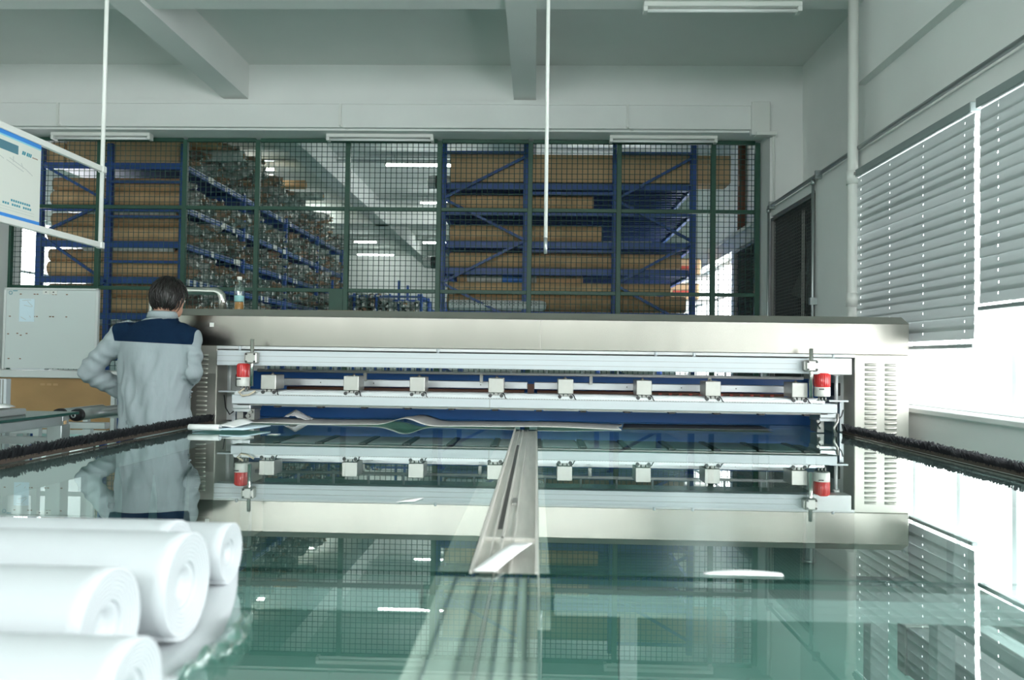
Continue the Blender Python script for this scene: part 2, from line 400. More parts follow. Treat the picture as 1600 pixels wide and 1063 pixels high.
def batten(name, label, x0, x1, y, z, lit, group, hang=None):
    t_ = thing(name, label, 'light', ((x0+x1)/2, y, z), group)
    b = MB(); b.box((x0, y-0.045, z), (x1, y+0.045, z+0.035), 0, 0.004)
    b.box((x0, y-0.04, z-0.035), (x0+0.03, y+0.04, z)); b.box((x1-0.03, y-0.04, z-0.035), (x1, y+0.04, z))
    b.build('housing', PVC, t_)
    MB().cyl((x0+0.03, y, z-0.018), (x1-0.03, y, z-0.018), 0.014, n=10).build('tube', TUBE_ON if lit else TUBE_OFF, t_)
    if hang is not None:
        for x in (x0+0.15, x1-0.15): MB().cyl((x, y, z+0.03), (x, y, hang), 0.006, n=6).build('hanger', PIPE_GREY, t_)
    return t_
G1 = 'unlit tube lamps of the workshop'
batten('tube_lamp', 'unlit white tube lamp above the hanging poster frame', -5.24, -4.16, 8.2, 3.665-0.035, False, G1)
batten('tube_lamp', 'unlit white tube lamp at middle of beam above fence', -2.26, -1.12, 8.2, 3.665-0.035, False, G1)
batten('tube_lamp', 'unlit white tube lamp under beam at the fence right end', 0.74, 1.86, 8.2, 3.665-0.035, False, G1)
batten('tube_lamp', 'unlit white tube lamp under the beam at top edge of photo', 0.78, 1.97, 5.93, 3.995, False, G1)
G2 = 'lit tube lamps of the store room'
lit = [(-2.33, -1.00, 11.66, 4.22, 'large bright lit tube lamp nearest above the right roll rack'),
       (-2.24, -0.91, 14.54, 4.22, 'lit tube lamp half hidden behind the right rack post'),
       (-4.66, -4.04, 19.54, 4.22, 'small lit tube lamp high above the far blue cage cart'),
       (-5.16, -4.05, 21.98, 4.22, 'lit tube lamp lowest in view over the blue cage cart'),
       (-4.96, -4.09, 11.99, 4.22, 'lit tube lamp above the pile of wrapped rolls'),
       (-2.92, -2.13, 19.54, 4.22, 'small lit tube lamp just left of right rack post'),
       (-5.12, -4.25, 15.25, 4.22, 'lit tube lamp peeking over far end of wrapped rolls'),
       (0.32, 1.62, 11.36, 4.22, 'unseen tube lamp hidden behind the long carton, kept for its light'),  # hidden lamp, kept only for the light it adds to the store
       (-8.10, -7.10, 9.60, 4.22, 'unseen tube lamp added to light far left of store room')]  # lamp out of view, added to brighten the left store wall
for x0, x1, y, z, lab in lit: batten('store_tube_lamp', lab, x0, x1, y, z, True, G2, ZC)
for y, lab in ((11.66, 'nearest'), (14.54, 'second'), (19.5, 'farthest')):
    o = MB().box((-8.0, y-0.02, 4.258), (2.3, y+0.02, 4.285)).build('lamp_trunking', PIPE_GREY)
    o['label'] = '%s thin grey lamp trunking across the store room' % lab; o['category'] = 'trunking'

# exhaust fans in the right wall
def fan(name, label, y0, y1, z0, z1, hand):
    t_ = thing(name, label, 'fan', (2.5, (y0+y1)/2, z0))
    b = MB(); b.box((2.70, y0, z0), (2.74, y1, z1)); b.box((2.42, y0, z0), (2.70, y0+0.03, z1)); b.box((2.42, y1-0.03, z0), (2.70, y1, z1))
    b.box((2.42, y0, z1-0.03), (2.70, y1, z1)); b.box((2.42, y0, z0), (2.70, y1, z0+0.03)); b.build('housing', FANDARK, t_)
    yc, zc = (y0+y1)/2, 1.95
    for k in range(6):
        a = k*math.pi/3 + 0.4; p = Vector((2.6, yc, zc)); d = Vector((0, math.cos(a), math.sin(a)))
        m_ = MB(); n_ = Vector((1, 0, 0)); s_ = d.cross(n_); R_ = 0.52
        pts = []
        for rr, wd in ((0.08, 0.05), (0.3, 0.13), (R_, 0.17)):
            pts += [p + d*rr - s_*wd + n_*0.05, p + d*rr + s_*wd - n_*0.05]
        q = [x + n_*0.006 for x in pts]
        m_.add(pts+q, [(0, 1, 3, 2), (2, 3, 5, 4), (6, 8, 9, 7), (8, 10, 11, 9), (0, 2, 8, 6), (2, 4, 10, 8), (1, 7, 9, 3), (3, 9, 11, 5), (4, 5, 11, 10), (0, 6, 7, 1)])
        m_.build('blade', FANBLADE, t_)
    MB().cyl((2.52, yc, zc), (2.68, yc, zc), 0.09).build('hub', FANBLADE, t_)
    br = MB(); br.bar((2.50, yc, z0), (2.50, yc, z1), 0.03, 0.03); br.bar((2.50, y0, z0+0.35), (2.50, y1, 1.75), 0.03, 0.03); br.build('bracket', GREYMETAL, t_)
    g = MB()
    nz = int((z1-z0)/0.032)
    for i in range(nz): g.bar((2.40, y0, z0+0.016+i*0.032), (2.40, y1, z0+0.016+i*0.032), 0.004, 0.004)
    ny = int((y1-y0)/0.045)
    for i in range(ny): g.bar((2.397, y0+0.02+i*0.045, z0), (2.397, y0+0.02+i*0.045, z1), 0.004, 0.004)
    o = g.build('guard_mesh', FANBLADE, t_); o['kind'] = 'stuff'
    fr = MB()
    for a, b_ in (((2.37, y0, z0), (2.40, y0+0.03, z1)), ((2.37, y1-0.03, z0), (2.40, y1, z1)), ((2.37, y0, z1-0.03), (2.40, y1, z1))): fr.box(a, b_)
    fr.build('guard_frame', GREYMETAL, t_)
fan('exhaust_fan', 'dark mesh covered exhaust fan between column and conduit on right wall', 6.78, 8.01, 1.02, 2.77, 1)
fan('exhaust_fan', 'dark exhaust fan behind the fence beside bright window', 8.52, 9.48, 1.02, 2.64, 1)

# ------------------------------------------------------------------ venetian blinds
def blind(name, label, y0, y1, ztop, zbot, holes, cut):
    t_ = thing(name, label, 'blind', (2.33, (y0+y1)/2, zbot), 'venetian blinds on the right wall')
    box('head_rail', (2.31, y0, ztop), (2.37, y1, ztop+0.055), BLINDRAIL, t_, bev=0.004)
    pitch = 0.060; half = 0.0385
    ys = sorted([y0, y1] + [h+s_*0.0042 for h in holes for s_ in (-1, 1)])
    prof = []
    for k in range(7):
        u_ = -1 + 2*k/6; prof.append((2.335 + 0.0024*u_ - 0.0025*(1-u_*u_), half*u_))
    vs, fs = [], []
    for y in ys: vs += [(px, y, pz) for px, pz in prof]
    for i in range(len(ys)-1):
        mid = (ys[i]+ys[i+1])/2; hole = any(abs(mid-h) < 0.004 for h in holes)
        for k in range(6):
            if hole and k == 3: continue
            fs.append((i*7+k, (i+1)*7+k, (i+1)*7+k+1, i*7+k+1))
    me = MB().add(vs, fs, 0, True).mesh('slat', BLIND)
    z = ztop - 0.045
    while z > zbot + 0.03:
        o = link('slat', me, t_, loc=None); o.location = Vector((random.uniform(-.0012, .0012), random.uniform(-.004, .004), z)); z -= pitch
        o.rotation_euler = (random.uniform(-.0015, .0015), 0, 0)
    box('bottom_rail', (2.318, y0, zbot), (2.352, y1, zbot+0.022), BLINDRAIL, t_, bev=0.004)
    for h in holes: MB().cyl((2.335, h, zbot), (2.335, h, ztop), 0.0012, n=5).build('lift_cord', TAG, t_)
    return t_
blind('venetian_blind', 'grey venetian blind next to the drain pipe, hanging lower', 4.235, 5.80, 2.665, 1.395, (4.33, 4.79, 5.24, 5.70), 0)
blind('venetian_blind', 'grey venetian blind at right edge, raised a little higher', 2.60, 4.185, 2.665, 1.59, (2.72, 3.15, 3.58, 4.02), 0)

# ------------------------------------------------------------------ mesh fence
fx = [-5.78, -4.80, -3.85, -3.05, -2.065, -1.07, -0.09, 0.86, 1.86, 2.325]
fn = thing('mesh_fence', 'tall dark green wire mesh fence dividing workshop and store room', 'fence', (-1.7, YB, 0))
for x in fx: box('post', (x-0.026, YB-0.026, 0), (x+0.026, YB+0.026, 3.64), GREEN, fn, bev=0.004)
for i in range(len(fx)-1):
    x0, x1 = fx[i], fx[i+1]
    for z in (3.64, 2.90, 2.015): box('rail', (x0+0.026, YB-0.02, z-0.02), (x1-0.026, YB+0.02, z+0.02), GREEN, fn, bev=0.003)
    g = MB(); nx = max(1, round((x1-x0)/0.057)); st = (x1-x0)/nx
    for k in range(1, nx): g.bar((x0+k*st, YB, 1.0), (x0+k*st, YB, 3.62), 0.0055, 0.0055)
    z = 1.0
    while z < 3.62: g.bar((x0+0.026, YB, z), (x1-0.026, YB, z), 0.0055, 0.0055); z += 0.056
    o = g.build('wire_panel', MESHGREEN, fn); o['kind'] = 'stuff'
box('post_shoe', (-2.24, YB-0.03, 1.75), (-2.09, YB+0.03, 2.0), GREEN, fn)

# ------------------------------------------------------------------ racks
def upright(par, x, y, h):
    b = MB(); b.box((x-0.036, y-0.03, 0), (x+0.036, y+0.03, h), 0, 0.006); b.box((x-0.06, y-0.05, 0), (x+0.06, y+0.05, 0.01))
    return b.build('upright', BLUE, par)
def brace(par, p0, p1): return MB().bar(p0, p1, 0.03, 0.04, up=(0, 1, 0)).build('brace', BLUE, par)
# right rack (two braced end frames joined by shelf beams), stands behind the fence
rr = thing('pallet_rack', 'blue steel rack with brown rolls behind fence, right of aisle', 'rack', (0.35, 9.2, 0))
RX = (-1.13, -0.145, 0.905, 1.815); YF = 9.2
for x in RX: upright(rr, x, YF, 3.86); upright(rr, x, 11.6, 3.86)
for (xa, xb) in ((RX[0], RX[1]), (RX[2], RX[3])):
    brace(rr, (xa, YF-0.03, 3.74), (xb, YF-0.03, 3.74))
    zz = [3.70, 3.19, 2.70, 2.19, 1.70, 1.2, 0.7, 0.2]
    for k in range(len(zz)-1):
        a_, b_ = (xb, xa) if k % 2 == 0 else (xa, xb); brace(rr, (a_, YF-0.03, zz[k]), (b_, YF-0.03, zz[k+1]))
for z in (3.26, 2.575): brace(rr, (RX[1], YF-0.03, z), (RX[2], YF-0.03, z))
DZ = (3.40, 3.09, 2.70, 2.385, 1.87)
slat_me = MB().box((-1.1, 0, -0.05), (1.79, 0.045, 0)).mesh('deck_slat', DECK)
for z in DZ:
    for y in (YF+0.05, 11.5):
        box('shelf_beam', (RX[0]+0.036, y-0.022, z-0.085), (RX[3]-0.036, y+0.022, z-0.004), BLUE, rr, bev=0.004)
    for x in (RX[0], RX[3]): box('side_beam', (x-0.02, YF+0.08, z-0.08), (x+0.02, 11.5, z-0.01), BLUE, rr)
    for k in range(16):
        o = link('deck_slat', slat_me, rr); o.location = Vector((0, YF+0.10+k*0.145, z)); 
def roll(name, label, cat, x0, x1, y, z, r, m, group=None, core=True, wrap=False):
    t_ = thing(name, label, cat, ((x0+x1)/2, y, z-r), group)
    n = 22; b = MB()
    b.lathe([(r*0.42, x0+0.004), (r*0.42, x0), (r*0.985, x0), (r, x0+0.01), (r, x1-0.01), (r*0.985, x1), (r*0.42, x1), (r*0.42, x1-0.05)], (0, y, z), n, 0, 'x')
    b.build('sheet_body', m, t_)
    c = MB(); c.lathe([(r*0.30, x0+0.03), (r*0.30, x0-0.004), (r*0.42, x0-0.004), (r*0.42, x0+0.03)], (0, y, z), n, 0, 'x')
    c.lathe([(r*0.42, x1-0.05), (r*0.42, x1+0.004), (r*0.30, x1+0.004), (r*0.30, x1-0.05), (0.001, x1-0.05)], (0, y, z), n, 0, 'x'); c.build('core_tube', KRAFT2, t_)
    if wrap:
        ww = MB(); xw = x0 + (x1-x0)*0.62
        ww.lathe([(r*1.01, x0+0.12), (r*1.035, x0+0.14), (r*1.035, xw), (r*1.01, xw+0.02)], (0, y, z), n, 0, 'x'); ww.build('plastic_wrap', FILMCLEAR, t_)
        ll = MB(); ll.lathe([(r*1.045, x0+0.55), (r*1.05, x0+0.56), (r*1.05, x0+0.86), (r*1.045, x0+0.87)], (0, y, z), n, 0, 'x'); ll.build('blue_label', MBLUE, t_)
    return t_
GR = 'brown rolls on the right rack'
roll('paper_roll', 'brown roll just below the long carton on right rack', 'roll', -1.06, 0.66, YF+0.20, 3.09+0.095, 0.092, KRAFT, GR)
roll('paper_roll', 'thick short brown roll on third shelf of right rack', 'roll', -1.06, 0.76, YF+0.22, 2.70+0.11, 0.105, KRAFT, GR)
roll('paper_roll', 'thin pale plastic tube lying behind short brown roll', 'roll', -1.04, 1.40, YF+0.44, 2.70+0.04, 0.036, FILMCLEAR, GR)
roll('paper_roll', 'long brown roll on fourth shelf of right rack', 'roll', -1.06, 1.70, YF+0.20, 2.385+0.10, 0.097, KRAFT, GR)
roll('paper_roll', 'thin wrapped tube resting above the long fourth shelf roll', 'roll', -0.95, 0.1, YF+0.36, 2.385+0.17, 0.035, FILMCLEAR, GR)
roll('paper_roll', 'brown roll wrapped in clear plastic with blue label', 'roll', -0.98, 0.55, YF+0.32, 1.87+0.40, 0.052, KRAFT, GR, wrap=True)
roll('paper_roll', 'brown roll second from bottom in view on right rack', 'roll', -1.08, 1.58, YF+0.18, 1.87+0.285, 0.072, KRAFT, GR)
roll('paper_roll', 'longest brown roll at bottom of right rack in view', 'roll', -1.08, 1.76, YF+0.17, 1.87+0.105, 0.10, KRAFT2, GR)
roll('paper_roll', 'brown roll at back of lowest shelf in view', 'roll', -1.0, 1.3, YF+0.40, 1.87+0.15, 0.10, KRAFT2, GR)
# plastic parcels poking out to the left of the right rack
for (x0, x1, y, z, r, lab) in ((-1.42, -0.9, 9.9, 3.55, 0.085, 'bunched clear plastic roll end sticking out left of rack top'),
                               (-1.42, -0.8, 9.6, 2.485, 0.075, 'silver wrapped roll end sticking out left below middle shelf'),
                               (-1.20, -0.8, 9.6, 3.18, 0.05, 'small pale wrapped roll end behind left rack post')):
    t_ = thing('wrapped_roll', lab, 'roll', (x0, y, z-r)); b = MB()
    b.lathe([(0.001, x0+0.02), (r*0.5, x0), (r*0.9, x0+0.02), (r, x0+0.08), (r*0.96, x0+0.3), (r, x1), (0.001, x1)], (0, y, z), 16, 0, 'x'); b.build('plastic_wrap', FILMCLEAR, t_)
    c = MB(); c.lathe([(r*0.97, x0+0.10), (r*1.02, x0+0.11), (r*1.02, x0+0.22), (r*0.97, x0+0.23)], (0, y, z), 16, 0, 'x'); c.build('dark_band', DARK, t_)
fo = MB()
for i in range(9):
    pass
t_ = thing('foam_roll', 'white foam roll with dark dots at bottom of right rack', 'roll', (-0.5, YF-0.02, 1.78))
fb = MB(); fb.lathe([(0.001, -1.04), (0.05, -1.04), (0.062, -1.02), (0.062, 0.06), (0.045, 0.10), (0.001, 0.11)], (0, YF+0.01, 1.935), 16, 0, 'x'); fb.build('foam_body', PAPER, t_)
dd = MB()
for i in range(20):
    for a in (1.9, 2.5, 3.1):
        x = -1.0 + i*0.052 + (a*3 % .03); p = Vector((x, YF+0.01+0.062*math.cos(a), 1.935+0.062*math.sin(a)*0.9)); dd.box(p-Vector((.006, .004, .006)), p+Vector((.006, .004, .006)))
o = dd.build('dot_pattern', DARK, t_); o['kind'] = 'stuff'
t_ = thing('long_carton', 'very long brown carton lying on top of the right rack', 'carton', (0.6, 9.4, 3.40))
box('carton_body', (-1.05, YF+0.02, 3.405), (2.26, YF+0.34, 3.735), CARTON, t_, bev=0.006)
box('top_flap', (-0.80, YF+0.05, 3.735), (-0.40, YF+0.30, 3.745), CARTON, t_); box('tape_strip', (-1.052, YF+0.16, 3.7355), (2.262, YF+0.20, 3.737), KRAFT2, t_)
# parcels in plastic and pallets of pale boxes near the store window
for i, (x, y, z, lab) in enumerate(((1.95, 10.6, 2.45, 'pale red marked parcel high behind right rack post'), (2.0, 10.9, 2.15, 'pale red marked parcel below another behind rack post'))):
    t_ = thing('parcel', lab, 'parcel', (x, y, z)); box('parcel_body', (x-0.22, y-0.2, z), (x+0.22, y+0.2, z+0.22), CARTON, t_, bev=0.02)
    box('red_print', (x-0.15, y-0.204, z+0.07), (x+0.15, y-0.2, z+0.12), REDBOX, t_)
    box('parcel_bracket', (x-0.3, y-0.2, z-0.03), (x+0.38, y+0.2, z-0.001), GREYMETAL, t_)
# left rack along the aisle
lr = thing('long_roll_rack', 'long blue steel rack full of rolls receding left of aisle', 'rack', (-5.1, 12.9, 0))
LX = (-6.0, -5.16, -4.265); LZ = (3.60, 3.09, 2.655, 2.225, 1.79, 1.30)
AY = [9.2, 11.1, 13.0, 14.9, 16.8]
for y in AY:
    for x in LX: upright(lr, x, y, 3.83 if y < 9.5 else 3.62)
for (xa, xb) in ((LX[0], LX[1]),):
    zz = [3.58, 3.12, 2.72, 2.16, 1.7, 1.2]
    for k in range(5):
        a_, b_ = (xa, xb) if k % 2 == 0 else (xb, xa); brace(lr, (a_, 9.17, zz[k]), (b_, 9.17, zz[k+1]))
for z in (3.36, 2.94, 2.40): brace(lr, (LX[1], 9.165, z), (LX[2], 9.165, z))
for z in LZ:
    for y in AY: box('cross_beam', (LX[0]+0.036, y-0.02, z-0.08), (LX[2]-0.036, y+0.02, z-0.005), BLUE, lr)
    for k in range(4):
        b = MB(); b.box((-4.285, AY[k]+0.03, z-0.085), (-4.245, AY[k+1]-0.03, z-0.005), 0, 0.004); b.box((-4.248, AY[k]+0.03, z-0.052), (-4.240, AY[k+1]-0.03, z-0.045), 1)
        b.box((-4.248, AY[k]+0.03, z-0.02), (-4.240, AY[k+1]-0.03, z-0.012), 1); b.build('shelf_beam', [BLUE, ALU], lr)
        box('shelf_deck', (-5.96, AY[k]+0.03, z-0.006), (-4.29, AY[k+1]-0.03, z-0.0005), DECK, lr)
for i in range(46):
    y = random.choice([9.3+i*0.09, random.uniform(9.3, 16)]); z = random.choice(LZ[:4])
    box('price_tag', (-4.238, y, z-0.085), (-4.236, y+0.075, z-0.005), TAG, lr)
GL = 'brown rolls at the front of the left rack'
k_ = 0
lrolls = [(3.09, 0.095, 0, 'lower brown roll on top shelf behind hanging poster'), (3.09, 0.085, 1, 'upper brown roll on top shelf behind hanging poster'),
          (2.655, 0.095, 0, 'lower brown roll on second shelf beside poster frame'), (2.655, 0.085, 1, 'upper brown roll on second shelf beside poster frame'),
          (2.225, 0.10, 0, 'lower brown roll just above the whiteboard'), (2.225, 0.08, 1, 'upper brown roll just above the whiteboard'),
          (1.79, 0.10, 0, 'lower brown roll beside top right of the whiteboard'), (1.79, 0.085, 1, 'upper brown roll behind the worker head'),
          (1.30, 0.10, 0, 'brown roll behind the worker shoulder beside whiteboard'), (1.30, 0.085, 1, 'upper roll behind worker shoulder beside whiteboard')]
for z, r, up, lab in lrolls:
    zz = z + r if not up else z + 0.19 + r
    roll('paper_roll', lab, 'roll', -5.93 + random.uniform(-.03, .03), -4.31, 9.2+0.15+0.02*up, zz, r, KRAFT if up == 0 else KRAFT2, GL)
for (z, y, lab) in ((2.655+0.37, 9.33, 'thin pale plastic tube lying over second shelf rolls'), (2.225+0.345, 9.28, 'pale wrapped tube in front of the third shelf rolls'), (1.79-0.12, 9.30, 'pale plastic tube beside right edge of whiteboard')):
    roll('plastic_tube', lab, 'roll', -5.5, -4.4, y, z, 0.035, FILMCLEAR, 'pale tubes on the left rack')
t_ = thing('wide_carton', 'wide brown carton on top of left rack behind lamp', 'carton', (-5.1, 9.5, 3.6)); 
box('carton_body', (-5.72, 9.22, 3.602), (-4.34, 9.80, 3.95), CARTON, t_, bev=0.008); box('tape_strip', (-5.722, 9.48, 3.9505), (-4.338, 9.54, 3.952), KRAFT2, t_)
t_ = thing('small_carton', 'pale carton corner on top of left rack behind poster', 'carton', (-5.9, 9.5, 3.6)); box('carton_body', (-6.0, 9.25, 3.602), (-5.76, 9.7, 3.85), KRAFT, t_, bev=0.006); box('tape_strip', (-6.0, 9.45, 3.8505), (-5.76, 9.5, 3.852), TAG, t_)
# wrapped rolls stacked with their ends to the aisle
def wrapped_mesh(seed):
    rnd = random.Random(seed); b = MB(); n = 10; vs = []
    prof = [(0.5, -1.25), (0.52, -0.06), (0.50, -0.02), (0.40, 0.0), (0.30, 0.015), (0.26, 0.05+0.05*rnd.random())]
    for (r_, x) in prof:
        for k in range(n):
            t = 2*math.pi*k/n; j = 1 + rnd.uniform(-.12, .12)*(1 if x > -1 else 0); vs.append((x + (rnd.uniform(-.03, .03) if x > 0.005 else 0), r_*j*math.cos(t), r_*j*math.sin(t)))
    fs = [(i*n+k, i*n+(k+1) % n, (i+1)*n+(k+1) % n, (i+1)*n+k) for i in range(len(prof)-1) for k in range(n)]
    b.add(vs, fs, 0, False)
    c = [(0.02, 0.26*math.cos(2*math.pi*k/n), 0.26*math.sin(2*math.pi*k/n)) for k in range(n)]
    b.add(c, [list(range(n))], 1)
    if rnd.random() < 0.75:
        a = rnd.uniform(0, 6.28); cy, cz = 0.22*math.cos(a), 0.22*math.sin(a)
        w_, h_ = rnd.uniform(.12, .2), rnd.uniform(.16, .3)
        b.box((0.07, cy-w_, cz-h_), (0.075, cy+w_, cz+h_), 2)
    return b
kinds = []
for k in range(8):
    wb = wrapped_mesh(100+k); kinds.append((wb, wb.mesh('wrapped_roll', [WRAP[(0, 1, 2, 3, 0, 2, 1, 0)[k]], HOLE if k % 3 else KRAFT2, TAG])))
spots = []
rs = random.Random(3)
for zi, z in enumerate(LZ[:5]):
    hmax = 0.37 if zi else 0.62
    y = 9.45
    while y < 16.7:
        d = rs.uniform(0.11, 0.155); zz = z
        hcol = hmax*rs.uniform(0.72, 1.0) if zi else 0.62*min(1, max(.45, 1.05 - abs(y-9.9)*0.07))*rs.uniform(0.75, 1.0)
        if zi == 0 and y < 9.85: hcol = 0.30
        jj = 0
        while zz + d*0.9 < z + hcol:
            dd_ = d*rs.uniform(0.85, 1.1)
            spots.append((y + (d*0.45 if jj % 2 else 0), zz + dd_/2, dd_, -4.27 + rs.uniform(-.05, .06) + (rs.uniform(.05, .28) if zi == 0 and jj > 1 else 0), rs.randrange(8), rs.uniform(0, 6.28), zi))
            zz += dd_*0.92; jj += 1
        y += d*1.02
spots.sort(key=lambda s_: s_[0])
rest = MB(); nind = 0
restm = {k: MB() for k in range(8)}
SHELF = ('in the loose pile on top of', 'on the highest shelf of', 'on the second highest shelf of', 'on the third highest shelf of', 'on the lowest visible shelf of')
for i, (y, z, d, x, k, a, zi) in enumerate(spots):
    if nind < 300 and y > 9.2:
        o = link('wrapped_roll', kinds[k][1]); o.location = (x, y, z); o.rotation_euler = (a, 0, 0); o.scale = (1, d, d); nind += 1
        o['label'] = 'plastic wrapped roll end %s the long aisle rack' % SHELF[zi]; o['category'] = 'roll'; o['group'] = 'wrapped rolls ' + SHELF[zi] + ' the aisle rack'
    else:
        wb = kinds[k][0]; ca, sa = math.cos(a), math.sin(a)
        vs = [(x+vx, y + d*(vy*ca - vz*sa), z + d*(vy*sa + vz*ca)) for vx, vy, vz in wb.v]
        o0 = len(rest.v); rest.v += vs
        wm = (0, 1, 2, 3, 0, 2, 1, 0)[k]
        for f_, m_ in zip(wb.f, wb.m): rest.f.append([q+o0 for q in f_]); rest.m.append(wm if m_ == 0 else (4 if m_ == 1 else 5)); rest.sm.append(False)
o = rest.build('distant_wrapped_rolls', WRAP + [HOLE, TAG]); o['kind'] = 'stuff'; o['label'] = 'distant mass of plastic wrapped roll ends along the aisle rack'; o['category'] = 'rolls'
for (y, z, x1, m, lab) in ((12.3, 4.04, -3.72, KRAFT2, 'brown tube poking out from top of the roll pile'), (12.9, 3.98, -3.60, WRAP[2], 'green grey tube poking out of the roll pile'), (9.6, 3.945, -4.0, KRAFT, 'pale brown tube at top near end of pile'), (9.75, 3.83, -3.75, FILMCLEAR, 'milky wrapped tube near top front of roll pile')):
    roll('loose_tube', lab, 'roll', -5.4, x1, y, z, 0.07, m, 'loose tubes on the roll pile')
# blue cage carts far down the aisle
def cart(label, x0, x1, y0, y1, h, seed):
    t_ = thing('cage_cart', label, 'cart', ((x0+x1)/2, (y0+y1)/2, 0), 'blue cage carts in the store room'); rnd = random.Random(seed)
    n = 5
    for i in range(n):
        x = x0 + (x1-x0)*i/(n-1)
        for y in (y0, y1): MB().cyl((x, y, 0.1), (x, y, h + (0.18 if i % 3 == 0 else -0.05)), 0.025, n=8).build('bar', BLUE, t_)
    for z in (0.3, h-0.55, h-0.12):
        for y in (y0, y1): box('rail', (x0, y-0.02, z), (x1, y+0.02, z+0.04), BLUE, t_)
        for x in (x0, x1): box('side_rail', (x-0.02, y0, z), (x+0.02, y1, z+0.04), BLUE, t_)
    box('cart_floor', (x0, y0, 0.24), (x1, y1, 0.3), DECK, t_)
    for x in (x0, x1):
        for y in (y0, y1): MB().cyl((x-0.02, y, 0.06), (x+0.02, y, 0.06), 0.06).build('wheel', BLACK, t_)
    return t_
cart('blue cage cart full of wrapped rolls below lowest lit lamp', -3.55, -2.0, 13.4, 14.3, 2.45, 5)
cart('narrow blue cage cart right of the loaded cart', -2.85, -2.1, 15.0, 16.4, 2.35, 6)
rnd = random.Random(11)
for row in range(9):
    for i in range(10):
        x = -3.45 + i*0.15 + rnd.uniform(-.03, .03); z = 1.35 + row*0.125
        if row > 7 and i > 5: continue
        o = link('wrapped_roll', kinds[rnd.choice((0, 1, 2, 3, 4, 5))][1]); o.scale = (1.0, 0.13, 0.13)
        o.rotation_euler = (rnd.uniform(0, 6), 0, -math.pi/2); o.location = (x, 13.42, z+rnd.uniform(-.02, .02))
        o['label'] = 'plastic wrapped roll standing out of the blue cage cart'; o['category'] = 'roll'; o['group'] = 'wrapped rolls in the cage cart'
st = thing('step_ladder', 'blue step ladder leaning beside the cage carts', 'ladder', (-1.7, 14.5, 0))
for x in (-2.02, -1.72):
    MB().tube([(x, 14.3, 0), (x+0.03, 14.5, 2.35)], 0.022).build('front_rail', BLUE, st); MB().tube([(x+0.06, 14.9, 0), (x+0.03, 14.5, 2.35)], 0.02).build('rear_rail', BLUE, st)
for k in range(7): MB().bar((-2.0, 14.33+k*0.027, 0.3+k*0.3), (-1.70, 14.33+k*0.027, 0.3+k*0.3), 0.06, 0.02).build('tread', BLUE, st)

# ------------------------------------------------------------------ glass table
tb = thing('glass_table', 'long glass topped table with black brush edges reaching the machine', 'table', (-0.06, 2.8, 0))
ZT = 0.88
def pane(x0, x1, y0, y1):
    o = MB().add([(x0, y0, ZT), (x1, y0, ZT), (x1, y1, ZT), (x0, y1, ZT)], [(0, 1, 2, 3)]).build('glass_pane', TABLEGLASS, tb)
    e = MB(); th = 0.0075
    for a, b_ in (((x0, y0, ZT-th), (x1, y0+0.001, ZT-0.0003)), ((x0, y1-0.001, ZT-th), (x1, y1, ZT-0.0003)), ((x0, y0+0.001, ZT-th), (x0+0.001, y1-0.001, ZT-0.0003)), ((x1-0.001, y0+0.001, ZT-th), (x1, y1-0.001, ZT-0.0003))): e.box(a, b_)
    e.build('glass_edge', GREENEDGE, o); return o
pane(-1.965, -0.128, 1.545, 5.38); pane(0.012, 1.845, 1.545, 5.38)
pane(-1.965, -0.079, 0.35, 1.540); pane(-0.076, 0.008, 0.35, 1.540); pane(0.0115, 1.845, 0.35, 1.540)
# centre rail between the far panes and carrier beam under the near ones
cr_ = MB(); cr_.box((-0.126, 1.545, 0.835), (0.010, 4.74, 0.866)); c_ = cr_.build('centre_rail', RAIL, tb)
e = MB()
for x0, x1, z1 in ((-0.126, -0.119, 0.884), (-0.078, -0.072, 0.874), (-0.050, -0.045, 0.872), (0.003, 0.010, 0.882), (-0.098, -0.094, 0.873)): e.box((x0, 1.545, 0.866), (x1, 4.74, z1))
e.build('rail_rib', RAIL, c_)
box('rail_slot', (-0.092, 2.0, 0.8662), (-0.080, 3.95, 0.8670), DARK, c_); box('rail_clip', (-0.066, 2.33, 0.866), (-0.052, 2.42, 0.872), GREYMETAL, c_)
box('joint_plate', (-0.125, 1.87, 0.866), (0.008, 1.885, 0.874), RAIL, c_)
cb = MB(); cb.box((-0.178, 0.3, 0.80), (0.008, 1.545, 0.868)); cb.box((-0.21, 1.545, 0.77), (0.035, 5.2, 0.834)); b_ = cb.build('carrier_beam', RAIL_UNDER, tb)
e = MB()
for x in (-0.15, -0.105, -0.055, -0.03, -0.01): e.box((x-0.0025, 0.3, 0.868), (x+0.0025, 1.545, 0.8705))
e.build('beam_rib', ALU, b_)
# frame below the glass
for x in (-1.93, 1.80): box('side_rail', (x-0.03, 0.35, 0.78), (x+0.03, 5.3, 0.868), ALU, tb, bev=0.003)
for y in (0.40, 1.475, 5.25):
    b = MB()
    for xa, xb in ((-1.90, -0.215), (0.04, 1.77)):
        b.box((xa, y, 0.822), (xb, y+0.06, 0.862))
        for zz in (0.832, 0.846): b.box((xa, y-0.002, zz), (xb, y, zz+0.003))
    b.build('cross_beam', ALU, tb)
for y in (0.45, 1.5, 3.4, 5.2):
    for x in (-1.93, 1.80, -0.09):
        b = MB(); b.box((x-0.03, y-0.03, 0.02), (x+0.03, y+0.03, 0.775), 0, 0.003); b.cyl((x, y, 0), (x, y, 0.02), 0.045); b.build('leg', ALU, tb)
